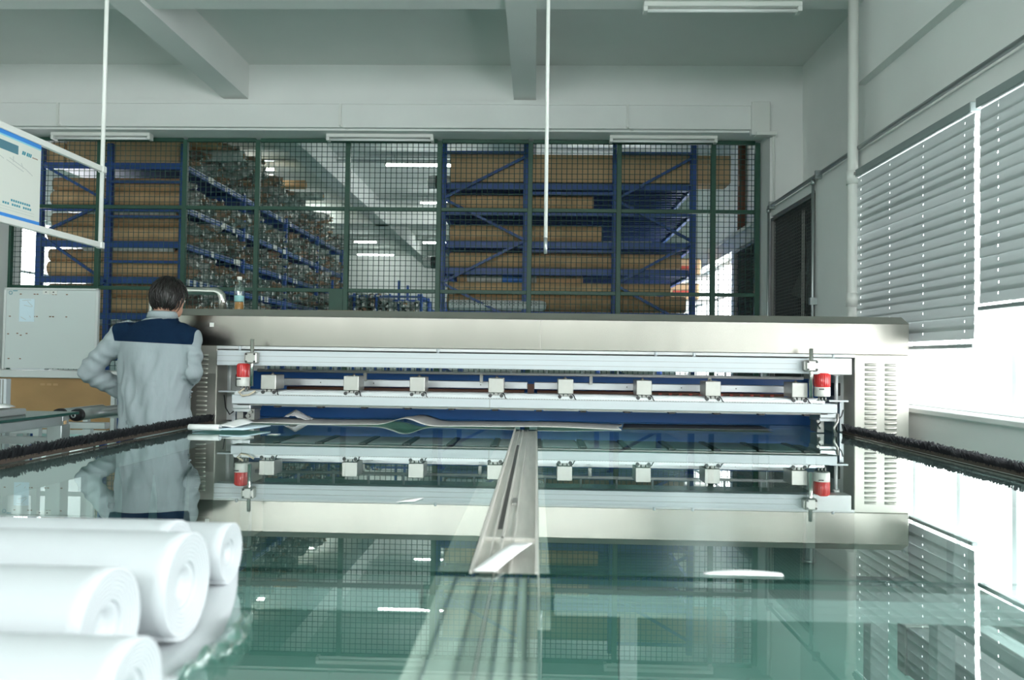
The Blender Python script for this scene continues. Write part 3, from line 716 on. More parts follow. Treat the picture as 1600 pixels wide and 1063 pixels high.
# lower frame seen through the glass on the right
for (a, b_) in (((1.16, 0.5, 0.56), (1.22, 2.30, 0.61)), ((0.25, 2.30, 0.56), (1.22, 2.36, 0.61))):
    q = MB(); q.box(a, b_, 0, 0.003); q.build('lower_rail', ALU, tb)
for p in ((1.19, 2.33), (1.0, 2.33), (0.28, 2.33), (1.19, 0.6)): box('lower_post', (p[0]-0.025, p[1]-0.025, 0), (p[0]+0.025, p[1]+0.025, 0.56), ALU, tb)
t_ = thing('floor_duct', 'grey rectangular duct on the floor under the glass table', 'duct', (1.4, 1.8, 0))
box('duct_body', (1.28, 0.4, 0.24), (1.46, 2.74, 0.40), DUCT, t_, bev=0.006); box('end_plate', (1.275, 2.74, 0.235), (1.465, 2.80, 0.405), GREYMETAL, t_, bev=0.004)
for y in (0.6, 2.5): box('foot', (1.33, y, 0), (1.41, y+0.06, 0.24), GREYMETAL, t_)
# brushes
def brush(x, y0, y1, label, inward):
    base = box('brush_base', (x-0.014, y0, ZT+0.001), (x+0.014, y1, ZT+0.018), BRUSHBASE, tb)
    b = MB(); y = y0; rnd = random.Random(int(abs(x)*100))
    while y < y1:
        for k in range(5):
            cl_ = noise.noise((y*9, x, k)); a = rnd.uniform(-.4, .4) + 0.7*cl_; le = rnd.uniform(0.028, 0.046)*(1 + 0.25*noise.noise((y*14, 3, x))); lx = rnd.uniform(-.016, .016); xx = x + rnd.uniform(-.014, .014)
            p = Vector((xx, y, ZT+0.012)); q = p + Vector((lx, le*math.sin(a), le*math.cos(a))); s_ = 0.0026
            b.add([p+Vector((-s_, 0, 0)), p+Vector((s_, 0, 0)), p+Vector((0, s_*1.6, 0)), q+Vector((-.002, 0, 0)), q+Vector((.002, 0, 0)), q+Vector((0, .002, 0))],
                  [(0, 1, 4, 3), (1, 2, 5, 4), (2, 0, 3, 5), (3, 4, 5)])
        y += 0.0036
    o = b.build('bristles', BLACKHAIR, base); o['kind'] = 'stuff'
brush(-2.0, 0.6, 4.77, 'left', 1); brush(1.86, 0.6, 4.77, 'right', -1)

# ------------------------------------------------------------------ bridge machine
mc = thing('bridge_machine', 'wide stainless steel bridge machine spanning the far end of glass table', 'machine', (0, 5.2, 0))
MF, MBK = 4.80, 5.70
h = MB(); h.box((-2.32, MF, 1.357), (2.255, MBK, 1.548), 0, 0.004)
hood = h.build('hood', STEEL, mc)
lip = MB(); lip.add([(-2.32, MF-0.001, 1.546), (2.255, MF-0.001, 1.546), (2.235, MF+0.055, 1.590), (-2.30, MF+0.055, 1.590), (-2.32, MBK, 1.546), (2.255, MBK, 1.546), (2.235, MBK, 1.590), (-2.30, MBK, 1.590)],
                    [(0, 1, 2, 3), (4, 7, 6, 5), (3, 2, 6, 7), (0, 4, 5, 1), (0, 3, 7, 4), (1, 5, 6, 2)]); lip.build('top_lip', STEEL_LIP, hood)
box('panel_seam', (0.022, MF-0.0008, 1.36), (0.025, MF+0.01, 1.545), STEEL_LIP, hood)
def louvre_mesh():
    b = MB(); w2 = 0.036; vs = []; n = 8
    for j in range(5):
        t = j/4; dz = -0.0125 + 0.025*t; out = -0.012*math.sin(math.pi*min(1, t*1.0))**0.8 if 0 < t < 1 else 0
        for i in range(n+1):
            u_ = -1 + 2*i/n; e_ = (1-abs(u_)**6)
            vs.append((u_*w2, out*e_ - 0.0005, dz*(1 if True else e_)))
    fs = [(j*(n+1)+i, j*(n+1)+i+1, (j+1)*(n+1)+i+1, (j+1)*(n+1)+i) for j in range(4) for i in range(n)]
    b.add(vs, fs, 0, True); b.box((-w2*0.9, -0.0015, -0.0165), (w2*0.9, 0.0, -0.0125), 1)
    return b.mesh('louvre', [STEEL_MATT, GREYMETAL])
LV = louvre_mesh()
def column(x0, x1, cols, z0, z1, st):
    c = box('end_housing', (x0, MF, 0.02), (x1, MBK, 1.357), STEEL_MATT, mc, bev=0.004)
    for cx in cols:
        z = z1
        while z > z0: o = link('louvre', LV, c); o.location = Vector((cx, MF-0.0005, z)); o.scale = (1, 1, 0.66); z -= st
    return c
cl = column(-2.32, -1.985, (-2.075, -2.23), 0.45, 1.298, 0.0285)
crr = column(1.93, 2.255, (2.026, 2.146), 0.45, 1.297, 0.0295)
box('control_panel', (-2.235, MF-0.012, 1.30), (-2.115, MF, 1.458), SCREEN, cl, bev=0.003)
box('lower_plate', (-2.14, MF-0.003, 0.3), (-1.99, MF-0.0005, 1.185), STEEL_LIP, cl)
box('hood_tape', (-2.035, MF-0.004, 1.475), (-2.01, MF-0.001, 1.50), TAG, hood)
for (x0, x1) in ((-1.985, -1.865), (1.872, 1.93)): box('end_plate', (x0, 4.97, 0.884), (x1, 5.0, 1.32), ALU_WHITE, mc)
# rails across the opening
box('trim_strip', (-1.985, MF-0.012, 1.338), (1.93, MF+0.02, 1.357), ALU_WHITE, mc, bev=0.002)
ub = MB(); ub.box((-1.945, 4.70, 1.238), (1.86, 4.78, 1.330), 0, 0.003)
for z in (1.25, 1.268, 1.30, 1.318): ub.box((-1.945, 4.697, z-0.002), (1.86, 4.70, z+0.002))
ubo = ub.build('upper_beam', ALU_PALE, mc); box('beam_groove', (-1.945, 4.6995, 1.296), (1.55, 4.7005, 1.3005), GREYMETAL, ubo); box('beam_groove', (-1.945, 4.6995, 1.264), (1.55, 4.7005, 1.2675), GREYMETAL, ubo)
box('end_cover', (1.64, 4.69, 1.235), (1.87, 4.785, 1.333), ALU_WHITE, ubo, bev=0.004)
for x in (-1.82, 1.78, -0.6, 0.72, 0.95): MB().cyl((x, 4.74, 1.33), (x, 4.74, 1.357), 0.009, n=8).build('spacer', ALU_PALE, ubo)
for x, z0, z1 in ((-1.716, 1.115, 1.398), (1.622, 1.10, 1.388)):
    rd = MB().cyl((x, 4.665, z0), (x, 4.665, z1), 0.0115, n=14).build('guide_rod', STEEL_TUBE, mc)
    k = MB(); k.box((x-0.038, 4.64, 1.252), (x+0.034, 4.70, 1.320), 0, 0.007); k.box((x-0.044, 4.652, 1.262), (x-0.038, 4.69, 1.31)); kb = k.build('clamp_block', GREYBOX, rd)
    for dx in (-0.026, 0.024):
        for z in (1.264, 1.308): MB().cyl((x+dx, 4.634, z), (x+dx, 4.64, z), 0.006, n=8).build('bolt', DARK, kb)
# thin tie rod with posts
MB().cyl((-1.80, 5.0, 1.205), (1.69, 5.0, 1.205), 0.010, n=8).build('tie_rod', ALU_WHITE, mc)
for i in range(15):
    x = -1.745 + i*0.2265; box('rod_post', (x-0.006, 4.99, 1.21), (x+0.006, 5.005, 1.30), ALU_PALE, mc)
box('rear_channel', (-1.95, 5.0, 1.30), (1.9, 5.06, 1.345), GREYMETAL, mc)
for x in (-1.1, -0.35, 0.35, 1.1): box('rod_hanger', (x-0.01, 4.99, 1.145), (x+0.01, 5.01, 1.20), GREYMETAL, mc)
# blue panels
box('blue_apron', (-1.975, 5.345, 0.8805), (1.92, 5.37, 1.195), MBLUE, mc, bev=0.003)
for (x0, x1) in ((-1.66, -0.055), (-0.012, 1.62)):
    q = MB(); q.box((x0, 5.08, 1.106), (x1, 5.14, 1.153), 0, 0.003); ro = q.build('inner_rail', ALU, mc)
    MB().cyl((x0+0.02, 5.11, 1.088), (x1-0.02, 5.11, 1.088), 0.013, n=10).build('roller', RUST, ro)
    for k in range(4):
        x = x0 + 0.25 + k*0.35; MB().cyl((x, 5.075, 1.13), (x, 5.08, 1.13), 0.004, n=6).build('screw', DARK, ro)
for k in range(14): box('red_marker', (0.66+k*0.065, 5.06, 1.082), (0.68+k*0.065, 5.075, 1.094), REDBOX, mc)
box('rail_joint', (-0.055, 5.09, 1.06), (-0.012, 5.13, 1.14), RUST, mc)
# lower beam
lb = MB(); lb.box((-1.845, 4.69, 1.006), (1.785, 4.95, 1.060), 0, 0.003); lbo = lb.build('lower_beam', ALU_PALE, mc)
tp = MB(); tp.box((-1.835, 4.71, 1.060), (1.72, 4.76, 1.078)); tp.box((-1.835, 4.80, 1.060), (1.72, 4.93, 1.088)); tp.box((-1.835, 4.73, 1.078), (1.72, 4.745, 1.084)); tp.build('beam_track', ALU, lbo)
box('beam_joint', (-0.278, 4.6885, 1.006), (-0.275, 4.70, 1.06), GREYMETAL, lbo)
rk = MB(); x = -1.6
while x < 1.7: rk.box((x, 4.697, 1.060), (x+0.008, 4.708, 1.0635)); x += 0.016
o = rk.build('toothed_rack', GREYMETAL, lbo); o['kind'] = 'stuff'
box('under_plate', (-1.82, 4.72, 0.996), (1.74, 5.20, 1.005), GREYMETAL, lbo)
for k in range(13): box('under_bracket', (-1.605+k*0.268, 4.75, 0.984), (-1.570+k*0.268, 5.19, 0.996), DARK, lbo)
for k in range(12): box('suction_plate', (-1.560+k*0.268, 4.76, 0.988), (-1.617+(k+1)*0.268, 5.18, 0.996), ALU_PALE, lbo)
# sensor boxes on the beam
def carriage(x, z0=1.096):
    b = MB(); b.box((-0.046, 4.70, 0), (0.046, 4.86, 0.088), 0, 0.003); bo = b.build('carriage_box', GREYBOX, mc); 
    bo.location = Vector((x, 0, z0)); 
    bp_ = Vector((x, 0, z0))
    def sub(name, m_, mt):
        o_ = m_.build(name, mt, None); o_.parent = bo; return o_
    q = MB(); q.box((-0.034, 4.715, -0.030), (-0.016, 4.76, 0)); q.box((-0.008, 4.715, -0.026), (0.012, 4.76, 0)); q.box((0.018, 4.715, -0.030), (0.034, 4.76, 0)); sub('mount', q, GREYMETAL)
    q = MB(); q.cyl((-0.034, 4.705, -0.018), (-0.034, 4.716, -0.018), 0.011, n=10); q.cyl((0.034, 4.705, -0.018), (0.034, 4.716, -0.018), 0.011, n=10); sub('wheel', q, DARK)
    q = MB(); q.lathe([(0.012, 0.088), (0.012, 0.093), (0.006, 0.094), (0.006, 0.099), (0.001, 0.1)], (0, 4.78, 0), 8); sub('knob', q, GREYMETAL)
    q = MB(); q.tube([(0.043, 4.73, -0.004), (0.052, 4.715, -0.012), (0.056, 4.705, -0.026), (0.064, 4.70, -0.035)], 0.003, 6); sub('cable', q, BLACK)
for x in (-1.626, -1.120, -0.717, -0.241, 0.178, 0.647, 1.057, 1.569): carriage(x)
# warning lamps
for x, z0 in ((-1.780, 1.112), (1.707, 1.104)):
    b = MB(); b.lathe([(0.001, z0), (0.043, z0), (0.046, z0+0.004), (0.046, z0+0.056), (0.001, z0+0.056)], (x, 4.72, 0), 24); lo = b.build('lamp_base', LAMPWHITE, mc)
    b = MB(); prof = [(0.001, z0+0.056), (0.043, z0+0.056), (0.0445, z0+0.06), (0.0445, z0+0.132), (0.038, z0+0.139), (0.001, z0+0.141)]; b.lathe(prof, (x, 4.72, 0), 24); b.build('lamp_lens', RED, lo)
    b = MB()
    for k in range(24):
        t = 2*math.pi*k/24; b.bar((x+0.0445*math.cos(t), 4.72+0.0445*math.sin(t), z0+0.062), (x+0.0445*math.cos(t), 4.72+0.0445*math.sin(t), z0+0.130), 0.003, 0.003)
    b.build('lens_rib', RED, lo)
    b = MB(); b.box((x-0.035, 4.6738, z0+0.041), (x-0.005, 4.6745, z0+0.048)); b.build('lamp_print', DARK, lo)
    b = MB()
    for dx in (-0.02, 0, 0.02): b.cyl((x+dx, 4.72, z0-0.03), (x+dx, 4.72, z0), 0.005, n=6)
    b.build('lamp_stud', GREYMETAL, lo)
MB().tube([(-1.77, 4.70, 1.10), (-1.80, 4.685, 1.075), (-1.775, 4.68, 1.055), (-1.735, 4.68, 1.062), (-1.70, 4.69, 1.085)], 0.006, 8).build('lamp_cable', CABLE, mc)
# beam end supports
for sx, x in ((1, -1.80), (-1, 1.745)):
    b = MB(); b.box((x-0.05, 4.72, 0.975), (x+0.06, 4.93, 1.004), 0, 0.003); b.box((x-0.045, 4.74, 0.955), (x+0.055, 4.92, 0.975)); so = b.build('end_support', ALU, mc)
    b = MB(); b.box((x-0.045, 4.78, 0.885), (x-0.005, 4.90, 0.955)); b.box((x+0.03*sx, 4.75, 0.905), (x+0.055*sx+0.02, 4.85, 0.97)); b.build('support_foot', GREYMETAL, so)
    b = MB(); b.cyl((x+0.04*sx, 4.73, 0.93), (x+0.04*sx, 4.75, 0.93), 0.012); b.cyl((x+0.06*sx, 4.72, 0.955), (x+0.06*sx, 4.75, 0.955), 0.009); b.build('bolt', GREYMETAL, so)
for x in (-1.925, 1.842):
    MB().cyl((x, 4.86, 1.075), (x, 4.86, 1.235), 0.011, n=10).build('lift_rod', ALU_WHITE, mc); box('lift_plate', (x-0.055, 4.82, 1.068), (x+0.06, 4.90, 1.078), ALU_PALE, mc)
box('rod_eye', (1.82, 4.845, 1.225), (1.864, 4.88, 1.265), ALU_WHITE, mc, bev=0.008)
for x in (-1.905, 1.885):
    box('motor_body', (x-0.02, 4.95, 1.10), (x+0.02, 5.05, 1.18), DARK, mc, bev=0.004)
    box('end_post', (x-0.012, 4.88, 0.885), (x+0.012, 4.91, 1.068), ALU, mc)
MB().tube([(1.80, 4.72, 1.0), (1.79, 4.70, 0.955), (1.765, 4.69, 0.92), (1.772, 4.69, 0.89)], 0.008, 8).build('hose', GREYMETAL, mc)
MB().tube([(1.862, 4.80, 1.02), (1.845, 4.78, 0.985), (1.81, 4.76, 0.955), (1.805, 4.76, 0.90)], 0.004, 8).build('cable', BLACK, mc)
MB().tube([(-1.955, 4.85, 1.05), (-1.94, 4.84, 0.97), (-1.91, 4.83, 0.93), (-1.885, 4.83, 0.95)], 0.004, 8).build('cable', BLACK, mc)
# handle pipe on top
o = MB().tube([(-2.62, 5.3, 1.74), (-2.33, 5.3, 1.74), (-2.215, 5.3, 1.738), (-2.185, 5.3, 1.728), (-2.168, 5.3, 1.708), (-2.162, 5.3, 1.68), (-2.162, 5.3, 1.59)], 0.026, 14).build('exhaust_tube', STEEL_TUBE, mc)
MB().tube([(-2.62, 5.3, 1.74), (-2.65, 5.3, 1.71), (-2.65, 5.3, 1.0)], 0.026, 14).build('tube_drop', STEEL_TUBE, o)

# ------------------------------------------------------------------ things on the machine and table
bt = thing('drink_bottle', 'clear plastic bottle with amber tea standing on top of machine', 'bottle', (-1.99, 5.15, 1.59))
bz = 1.591
MB().lathe([(0.001, bz), (0.028, bz), (0.031, bz+0.006), (0.031, bz+0.13), (0.029, bz+0.15), (0.024, bz+0.178), (0.014, bz+0.205), (0.0135, bz+0.215)], (-1.99, 5.15, 0), 20).build('bottle_body', PET, bt)
MB().lathe([(0.001, bz+0.002), (0.0285, bz+0.003), (0.0295, bz+0.008), (0.0295, bz+0.064), (0.001, bz+0.064)], (-1.99, 5.15, 0), 20).build('tea', LIQUID, bt)
MB().lathe([(0.0312, bz+0.067), (0.0318, bz+0.068), (0.0318, bz+0.105), (0.0312, bz+0.106)], (-1.99, 5.15, 0), 20).build('label_band', LABELM, bt)
MB().lathe([(0.001, bz+0.234), (0.015, bz+0.234), (0.016, bz+0.230), (0.016, bz+0.211), (0.001, bz+0.211)], (-1.99, 5.15, 0), 16).build('cap', LAMPWHITE, bt)
bd = MB(); bd.box((-1.45, 5.1, 1.591), (-1.15, 5.22, 1.606), 0, 0.003); o = bd.build('flat_stick', CARTON); o['label'] = 'flat brown strip lying on top of the machine by fence'; o['category'] = 'strip'
bd = MB(); bd.box((-1.10, 5.1, 1.591), (-0.80, 5.24, 1.601), 0, 0.003); o = bd.build('teal_folder', LABELM); o['label'] = 'flat pale teal folder lying on top of the machine'; o['category'] = 'folder'

def sheet(name, label, cat, fn_, nu, nv, m, th=0.0012):
    vs = []; fs = []
    for j in range(nv+1):
        for i in range(nu+1): vs.append(fn_(i/nu, j/nv))
    n0 = len(vs); vs += [(x, y, z+th) for x, y, z in vs]
    W = nu+1
    for j in range(nv):
        for i in range(nu):
            q = (j*W+i, j*W+i+1, (j+1)*W+i+1, (j+1)*W+i); fs.append(q[::-1]); fs.append(tuple(k+n0 for k in q))
    ed = [(i, i+1) for i in range(nu)] + [(nv*W+i+1, nv*W+i) for i in range(nu)] + [((j+1)*W, j*W) for j in range(nv)] + [(j*W+nu, (j+1)*W+nu) for j in range(nv)]
    fs += [(a, b_, b_+n0, a+n0) for a, b_ in ed]
    o = MB().add(vs, fs, 0, True).build(name, m); o['label'] = label; o['category'] = cat; return o
def strip_f(u_, v_):
    x = -1.84 + u_*2.36 - 0.0*v_; y0 = 4.755 + 0.012*math.sin(u_*5); y = y0 + v_*(0.46 - 0.03*u_)
    xb = x + (0.05 if v_ > .5 else 0)*v_
    bump_ = 0.045*math.exp(-((x+0.80)/0.10)**2)*(1 - 0.15*v_) + 0.010*math.exp(-((x+0.0)/0.25)**2)
    return (xb, y, ZT + 0.003 + bump_ + 0.002*math.sin(u_*23))
sheet('card_strip', 'long grey white card strip with a buckle lying before machine', 'card', strip_f, 110, 6, PAPER_GREY)
sheet('dark_strip', 'dark grey card strip lying right of the long pale strip', 'card', lambda u_, v_: (0.535+u_*(0.92-0.03*v_)+0.05*v_, 4.845+0.36*v_, ZT+0.002+0.004*u_), 20, 4, PAPER_DARK)
rndp = random.Random(5)
def crumple_f(u_, v_):
    x = -1.62 + u_*0.15; y = 4.98 + v_*0.12
    z = ZT + 0.010 + 0.062*max(0, (1-abs(u_-0.35)*1.6))*(0.45+0.55*math.sin(v_*3.1)) + 0.008*noise.noise((u_*7, v_*7, 0))
    return (x + 0.02*v_, y, z)
sheet('crumpled_paper', 'crumpled white paper scrap sitting on the grey card strip', 'paper', crumple_f, 14, 8, PAPER)
# stack of folded papers at the left
pp = thing('folded_papers', 'folded white and pale blue papers by the left brush', 'papers', (-1.7, 4.3, ZT))
def pstack(u_, v_): return (-1.86 + 0.30*u_ + 0.06*v_ - 0.02*u_, 4.19 + 0.26*v_, ZT+0.003+0.006*math.sin(u_*3)+0.01*u_*u_)
o = sheet('blue_sheet', '', '', pstack, 12, 4, PAPER_BLUE, 0.008); del o['label']; del o['category']; o.parent = pp; o.matrix_parent_inverse = parent_inv(pp)
def fold_f(u_, v_):
    a = u_*math.pi*2*0.95; r_ = 0.018 - 0.004*u_
    return (-1.875 + 0.17*v_ , 4.185 + r_*math.cos(a)*1.3, ZT + 0.025 + r_*math.sin(a))
o = sheet('rolled_edge', '', '', fold_f, 20, 4, PAPER, 0.0015); del o['label']; del o['category']; o.parent = pp; o.matrix_parent_inverse = parent_inv(pp)
def fold2(u_, v_): return (-1.80 + 0.15*u_ + 0.05*v_, 4.22 + 0.18*v_, ZT + 0.016 + 0.045*math.sin(u_*2.6)*(0.35+0.65*v_))
o = sheet('top_fold', '', '', fold2, 14, 5, PAPER, 0.0015); del o['label']; del o['category']; o.parent = pp; o.matrix_parent_inverse = parent_inv(pp)
sheet('loose_paper', 'folded grey white paper lying on centre rail at glass joint', 'paper', lambda u_, v_: (-0.118+0.045*u_+0.070*v_ + 0.0*u_, 1.525+0.235*v_ + 0.0*u_, 0.887+0.003*math.sin(v_*3)), 4, 6, PAPER)
sheet('glass_scrap', 'flat white paper scrap on right glass pane at joint', 'paper', lambda u_, v_: (0.335+0.155*u_, 1.556+0.035*v_*math.sin(0.3+u_*2.4), ZT+0.002+0.001*v_), 10, 2, PAPER)
sheet('glass_scrap', 'tiny white paper scrap on left glass near machine reflection', 'paper', lambda u_, v_: (-0.40+0.05*u_+0.02*v_, 2.25+0.06*v_+0.02*u_, ZT+0.002), 2, 2, PAPER, 0.001)
sheet('glass_scrap', 'tiny pale scrap on glass beside the folded papers', 'paper', lambda u_, v_: (-1.42+0.05*u_+0.01*v_, 4.10+0.05*v_, ZT+0.002), 2, 2, PAPER_GREY, 0.001)

# white film rolls in the foreground
def film_roll(label, x0, x1, y, z, r, rot=0.0, seed=0):
    t_ = thing('film_roll', label, 'roll', (x1, y, z-r), 'white film rolls in the foreground'); rnd = random.Random(seed)
    vs = []; n = 36; turns = 7; N = n*turns; th = 0.0
    # spiral sheet seen at the open end
    prof = []
    for i in range(N+1):
        a = 2*math.pi*i/n; rr_ = r*(1 - 0.075*i/n); prof.append((rr_*math.cos(a-2.0), rr_*math.sin(a-2.0)))
    xs = [x0, (x0+x1)/2, x1-0.02, x1]
    cr2, sr2 = math.cos(rot), math.sin(rot)
    for x in xs:
        for i, (py, pz) in enumerate(prof):
            dx = (i/N)*-0.004*(1 if x > x1-0.01 else 0)
            X = x + dx - x1; vs.append((x1 + X*cr2 - py*sr2, y + X*sr2 + py*cr2, z + pz))
    W = N+1; fs = [(j*W+i, j*W+i+1, (j+1)*W+i+1, (j+1)*W+i) for j in range(len(xs)-1) for i in range(N)]
    o = MB().add(vs, fs, 0, True).build('wound_film', FILM, t_)
    sm = o.modifiers.new('solid', 'SOLIDIFY'); sm.thickness = 0.085*r; sm.offset = -1
    c = MB(); c.lathe([(r*0.5, -(x1-x0)+0.02), (r*0.5, -0.008), (r*0.30, -0.008), (r*0.28, -0.016), (0.001, -0.016)], (0, 0, 0), 24, 0, 'x')
    co = c.build('core', FILM, None); co.parent = t_; co.location = (0, 0, r); co.rotation_euler = (0, 0, rot)
    return t_
film_roll('front white film roll, cut by the bottom edge of photo', -1.5, -0.408, 0.80, 0.948, 0.060, 0.0, 1)
film_roll('short fat white film roll second from the front', -1.6, -0.520, 0.955, 0.962, 0.075, 0.0, 2)
film_roll('fattest white film roll at the middle of the pile', -1.7, -0.500, 1.125, 0.966, 0.078, 0.0, 3)
film_roll('white film roll high at back of the pile', -1.7, -0.585, 1.27, 0.960, 0.070, 0.0, 4)
film_roll('rearmost white film roll, reaching farthest right', -1.7, -0.545, 1.40, 0.944, 0.055, 0.0, 5)
def film_f(u_, v_):
    y = 0.62 + 0.86*v_; xe = -0.450 - 0.012*math.sin(v_*6) - 0.115*max(0, v_-0.55)/0.45
    lift = 0.012*max(0, v_-0.8)/0.2
    return (-1.7 + (xe+1.7)*u_, y, ZT + 0.002 + 0.004*math.sin(u_*9+v_*4)**2*(1 if u_ < .98 else 0) + lift)
sheet('film_sheet', 'flat white film sheet spread under the foreground rolls', 'film', film_f, 24, 30, FILM, 0.001)
def crink(u_, v_):
    y = 1.0 + 0.24*v_; x = -0.462 + 0.045*u_*math.sin(0.4+v_*2.4)
    return (x, y, ZT + 0.004 + 0.035*abs(noise.noise((u_*4, v_*9, 2.0)))*(0.3+u_))
sheet('crinkled_wrap', 'crinkled clear grey wrapping beside the foreground film sheet', 'wrap', crink, 10, 30, PET, 0.0006)

# ------------------------------------------------------------------ hanging poster frame and rod
hp = thing('poster_frame', 'white tube frame hung from ceiling holding a paper poster', 'frame', (-2.63, 4.1, 1.94))
HX = -2.63
MB().cyl((HX, 4.60, 1.94), (HX, 4.60, ZC), 0.0125, n=10).build('hanger_tube', PVC, hp)
MB().cyl((HX, 2.9, 1.94), (HX, 2.9, ZC), 0.0125, n=10).build('hanger_tube', PVC, hp)
for z in (2.408, 1.950): box('cross_bar', (HX-0.012, 2.86, z-0.017), (HX+0.012, 4.63, z+0.017), PVC, hp, bev=0.003)
for z in (2.408, 1.950): 
    for y in (4.6, 2.9): box('corner_joint', (HX-0.018, y-0.02, z-0.02), (HX+0.018, y+0.02, z+0.02), PVC, hp, bev=0.004)
po = box('poster', (HX+0.002, 3.15, 1.965), (HX+0.004, 4.015, 2.392), POSTER, hp)
X1 = HX + 0.004
def pr(name, y0, y1, z0, z1, m, sk=0.0):
    d = 0.0006; b = MB()
    b.add([(X1, y0, z0), (X1, y1, z0), (X1, y1+sk, z1), (X1, y0+sk, z1), (X1+d, y0, z0), (X1+d, y1, z0), (X1+d, y1+sk, z1), (X1+d, y0+sk, z1)], [(0, 3, 2, 1), (4, 5, 6, 7), (0, 1, 5, 4), (1, 2, 6, 5), (2, 3, 7, 6), (3, 0, 4, 7)])
    return b.build(name, m, po)
pr('top_band', 3.15, 4.015, 2.370, 2.391, POSTERBLUE); pr('top_band_light', 3.15, 4.015, 2.362, 2.370, POSTERCYAN)
pr('bottom_band', 3.15, 4.015, 1.966, 1.985, POSTERBLUE)
pr('header_bar', 3.2, 3.835, 2.295, 2.340, HEADER)
for k, (y0, w_) in enumerate(((3.862, 0.012), (3.877, 0.010), (3.897, 0.012), (3.912, 0.010), (3.925, 0.009))): pr('logo_stroke', y0, y0+w_, 2.305, 2.324, TEAL_INK, 0.006)
for k in range(5): pr('logo_caption', 3.945+k*0.009, 3.951+k*0.009, 2.306, 2.312, INK)
for k in range(9): pr('text_mark', 3.79+k*0.017, 3.802+k*0.017, 2.052, 2.063, TEAL_INK)
for k in range(13):
    if k in (3, 8): continue
    pr('text_mark', 3.73+k*0.017, 3.742+k*0.017, 2.031, 2.042, TEAL_INK)
for z in (2.018, 2.004): pr('fine_line', 3.3, 3.97, z, z+0.0018, FAINT)
for (ya, za, yb, zb) in ((3.77, 2.265, 3.90, 2.235), (3.75, 2.25, 3.88, 2.22), (3.80, 2.28, 3.80, 2.25), (3.70, 2.26, 3.73, 2.25), (3.86, 2.26, 3.875, 2.235), (3.9, 2.235, 3.95, 2.215)):
    b = MB(); b.bar((X1+0.0003, ya, za), (X1+0.0003, yb, zb), 0.004, 0.0006, up=(1, 0, 0)); b.build('drawing_line', FAINT, po)
rodt = thing('hanging_rod', 'thin white rod hanging from ceiling above middle of machine', 'rod', (0.045, 4.6, 1.92))
MB().cyl((0.045, 4.6, 2.02), (0.042, 4.6, ZC), 0.0115, n=10).build('rod', PVC, rodt); MB().cyl((0.045, 4.6, 1.925), (0.045, 4.6, 2.02), 0.0115, n=10).build('end_sleeve', ALU, rodt)

# ------------------------------------------------------------------ left background: whiteboard, plywood cart, roller table
wb_ = thing('whiteboard', 'white magnetic whiteboard with small notes at left behind worker', 'whiteboard', (-4.1, 6.5, 1.12))
box('board_panel', (-4.52, 6.50, 1.165), (-3.735, 6.52, 1.832), BOARD, wb_)
fr = MB()
for a, b_ in (((-4.535, 6.49, 1.15), (-4.515, 6.525, 1.845)), ((-3.74, 6.49, 1.15), (-3.715, 6.525, 1.845)), ((-4.535, 6.49, 1.83), (-3.715, 6.525, 1.848))): fr.box(a, b_, 0, 0.004)
fr.build('board_frame', ALU_WHITE, wb_)
box('pen_tray', (-4.42, 6.44, 1.152), (-4.13, 6.50, 1.166), ALU_PALE, wb_)
MB().lathe([(0.012, -0.0015), (0.016, -0.0015), (0.016, 0), (0.012, 0)], (-4.48, 6.5, 1.805), 16, 0, 'y').build('board_logo', TEAL_INK, wb_)
box('logo_line', (-4.46, 6.4985, 1.818), (-4.42, 6.50, 1.824), TEAL_INK, wb_)
rm = random.Random(4)
for (u_, v_, n) in ((-4.40, 1.79, 1), (-4.28, 1.79, 2), (-4.12, 1.79, 2), (-4.0, 1.79, 1), (-4.49, 1.60, 1), (-4.28, 1.60, 2), (-4.14, 1.60, 2), (-4.0, 1.60, 1), (-4.50, 1.45, 1), (-4.42, 1.455, 1), (-4.39, 1.44, 1), (-4.34, 1.455, 1), (-4.49, 1.24, 1), (-4.39, 1.24, 1)):
    for k in range(n): box('marker_note', (u_+k*0.025, 6.4985, v_), (u_+0.016+k*0.025, 6.50, v_+0.009), INK, wb_)
for x in (-4.20, -4.135):
    mg = box('magnet_card', (x, 6.496, 1.795), (x+0.058, 6.50, 1.828), TAG, wb_); box('card_mark', (x+0.022, 6.495, 1.808), (x+0.034, 6.496, 1.818), DARK, mg)
nt_ = box('pinned_sheet', (-4.40, 6.497, 1.56), (-4.27, 6.499, 1.755), PAPER_BLUE, wb_)
for k, (a, b_) in enumerate((((-4.375, 1.74), (-4.30, 1.745)), ((-4.33, 1.735), (-4.285, 1.69)), ((-4.36, 1.70), (-4.29, 1.685)), ((-4.385, 1.60), (-4.34, 1.575)), ((-4.31, 1.61), (-4.30, 1.595)))):
    MB().bar((a[0], 6.4965, a[1]), (b_[0], 6.4965, b_[1]), 0.001, 0.004, up=(0, 0, 1)).build('pencil_line', FAINT, nt_)
pc = thing('plywood_cart', 'brown plywood backed aluminium cart standing under the whiteboard', 'cart', (-4.05, 6.5, 0))
box('plywood_panel', (-4.62, 6.47, 0.655), (-3.56, 6.49, 1.085), PLY, pc)
pt = [o for o in pc.children][0]
for k in range(3): box('panel_slot', (-4.18+k*0.055, 6.469, 1.022), (-4.14+k*0.055, 6.47, 1.040), KRAFT2, pt)
for x in (-4.62, -3.545): 
    box('cart_post', (x-0.02, 6.45, 0.05), (x+0.02, 6.49, 1.10), ALU, pc, bev=0.003)
    box('cart_post', (x-0.02, 6.95, 0.05), (x+0.02, 6.99, 1.10), ALU, pc, bev=0.003)
box('cart_top', (-4.66, 6.43, 1.087), (-3.50, 7.0, 1.148), ALU_WHITE, pc, bev=0.005)
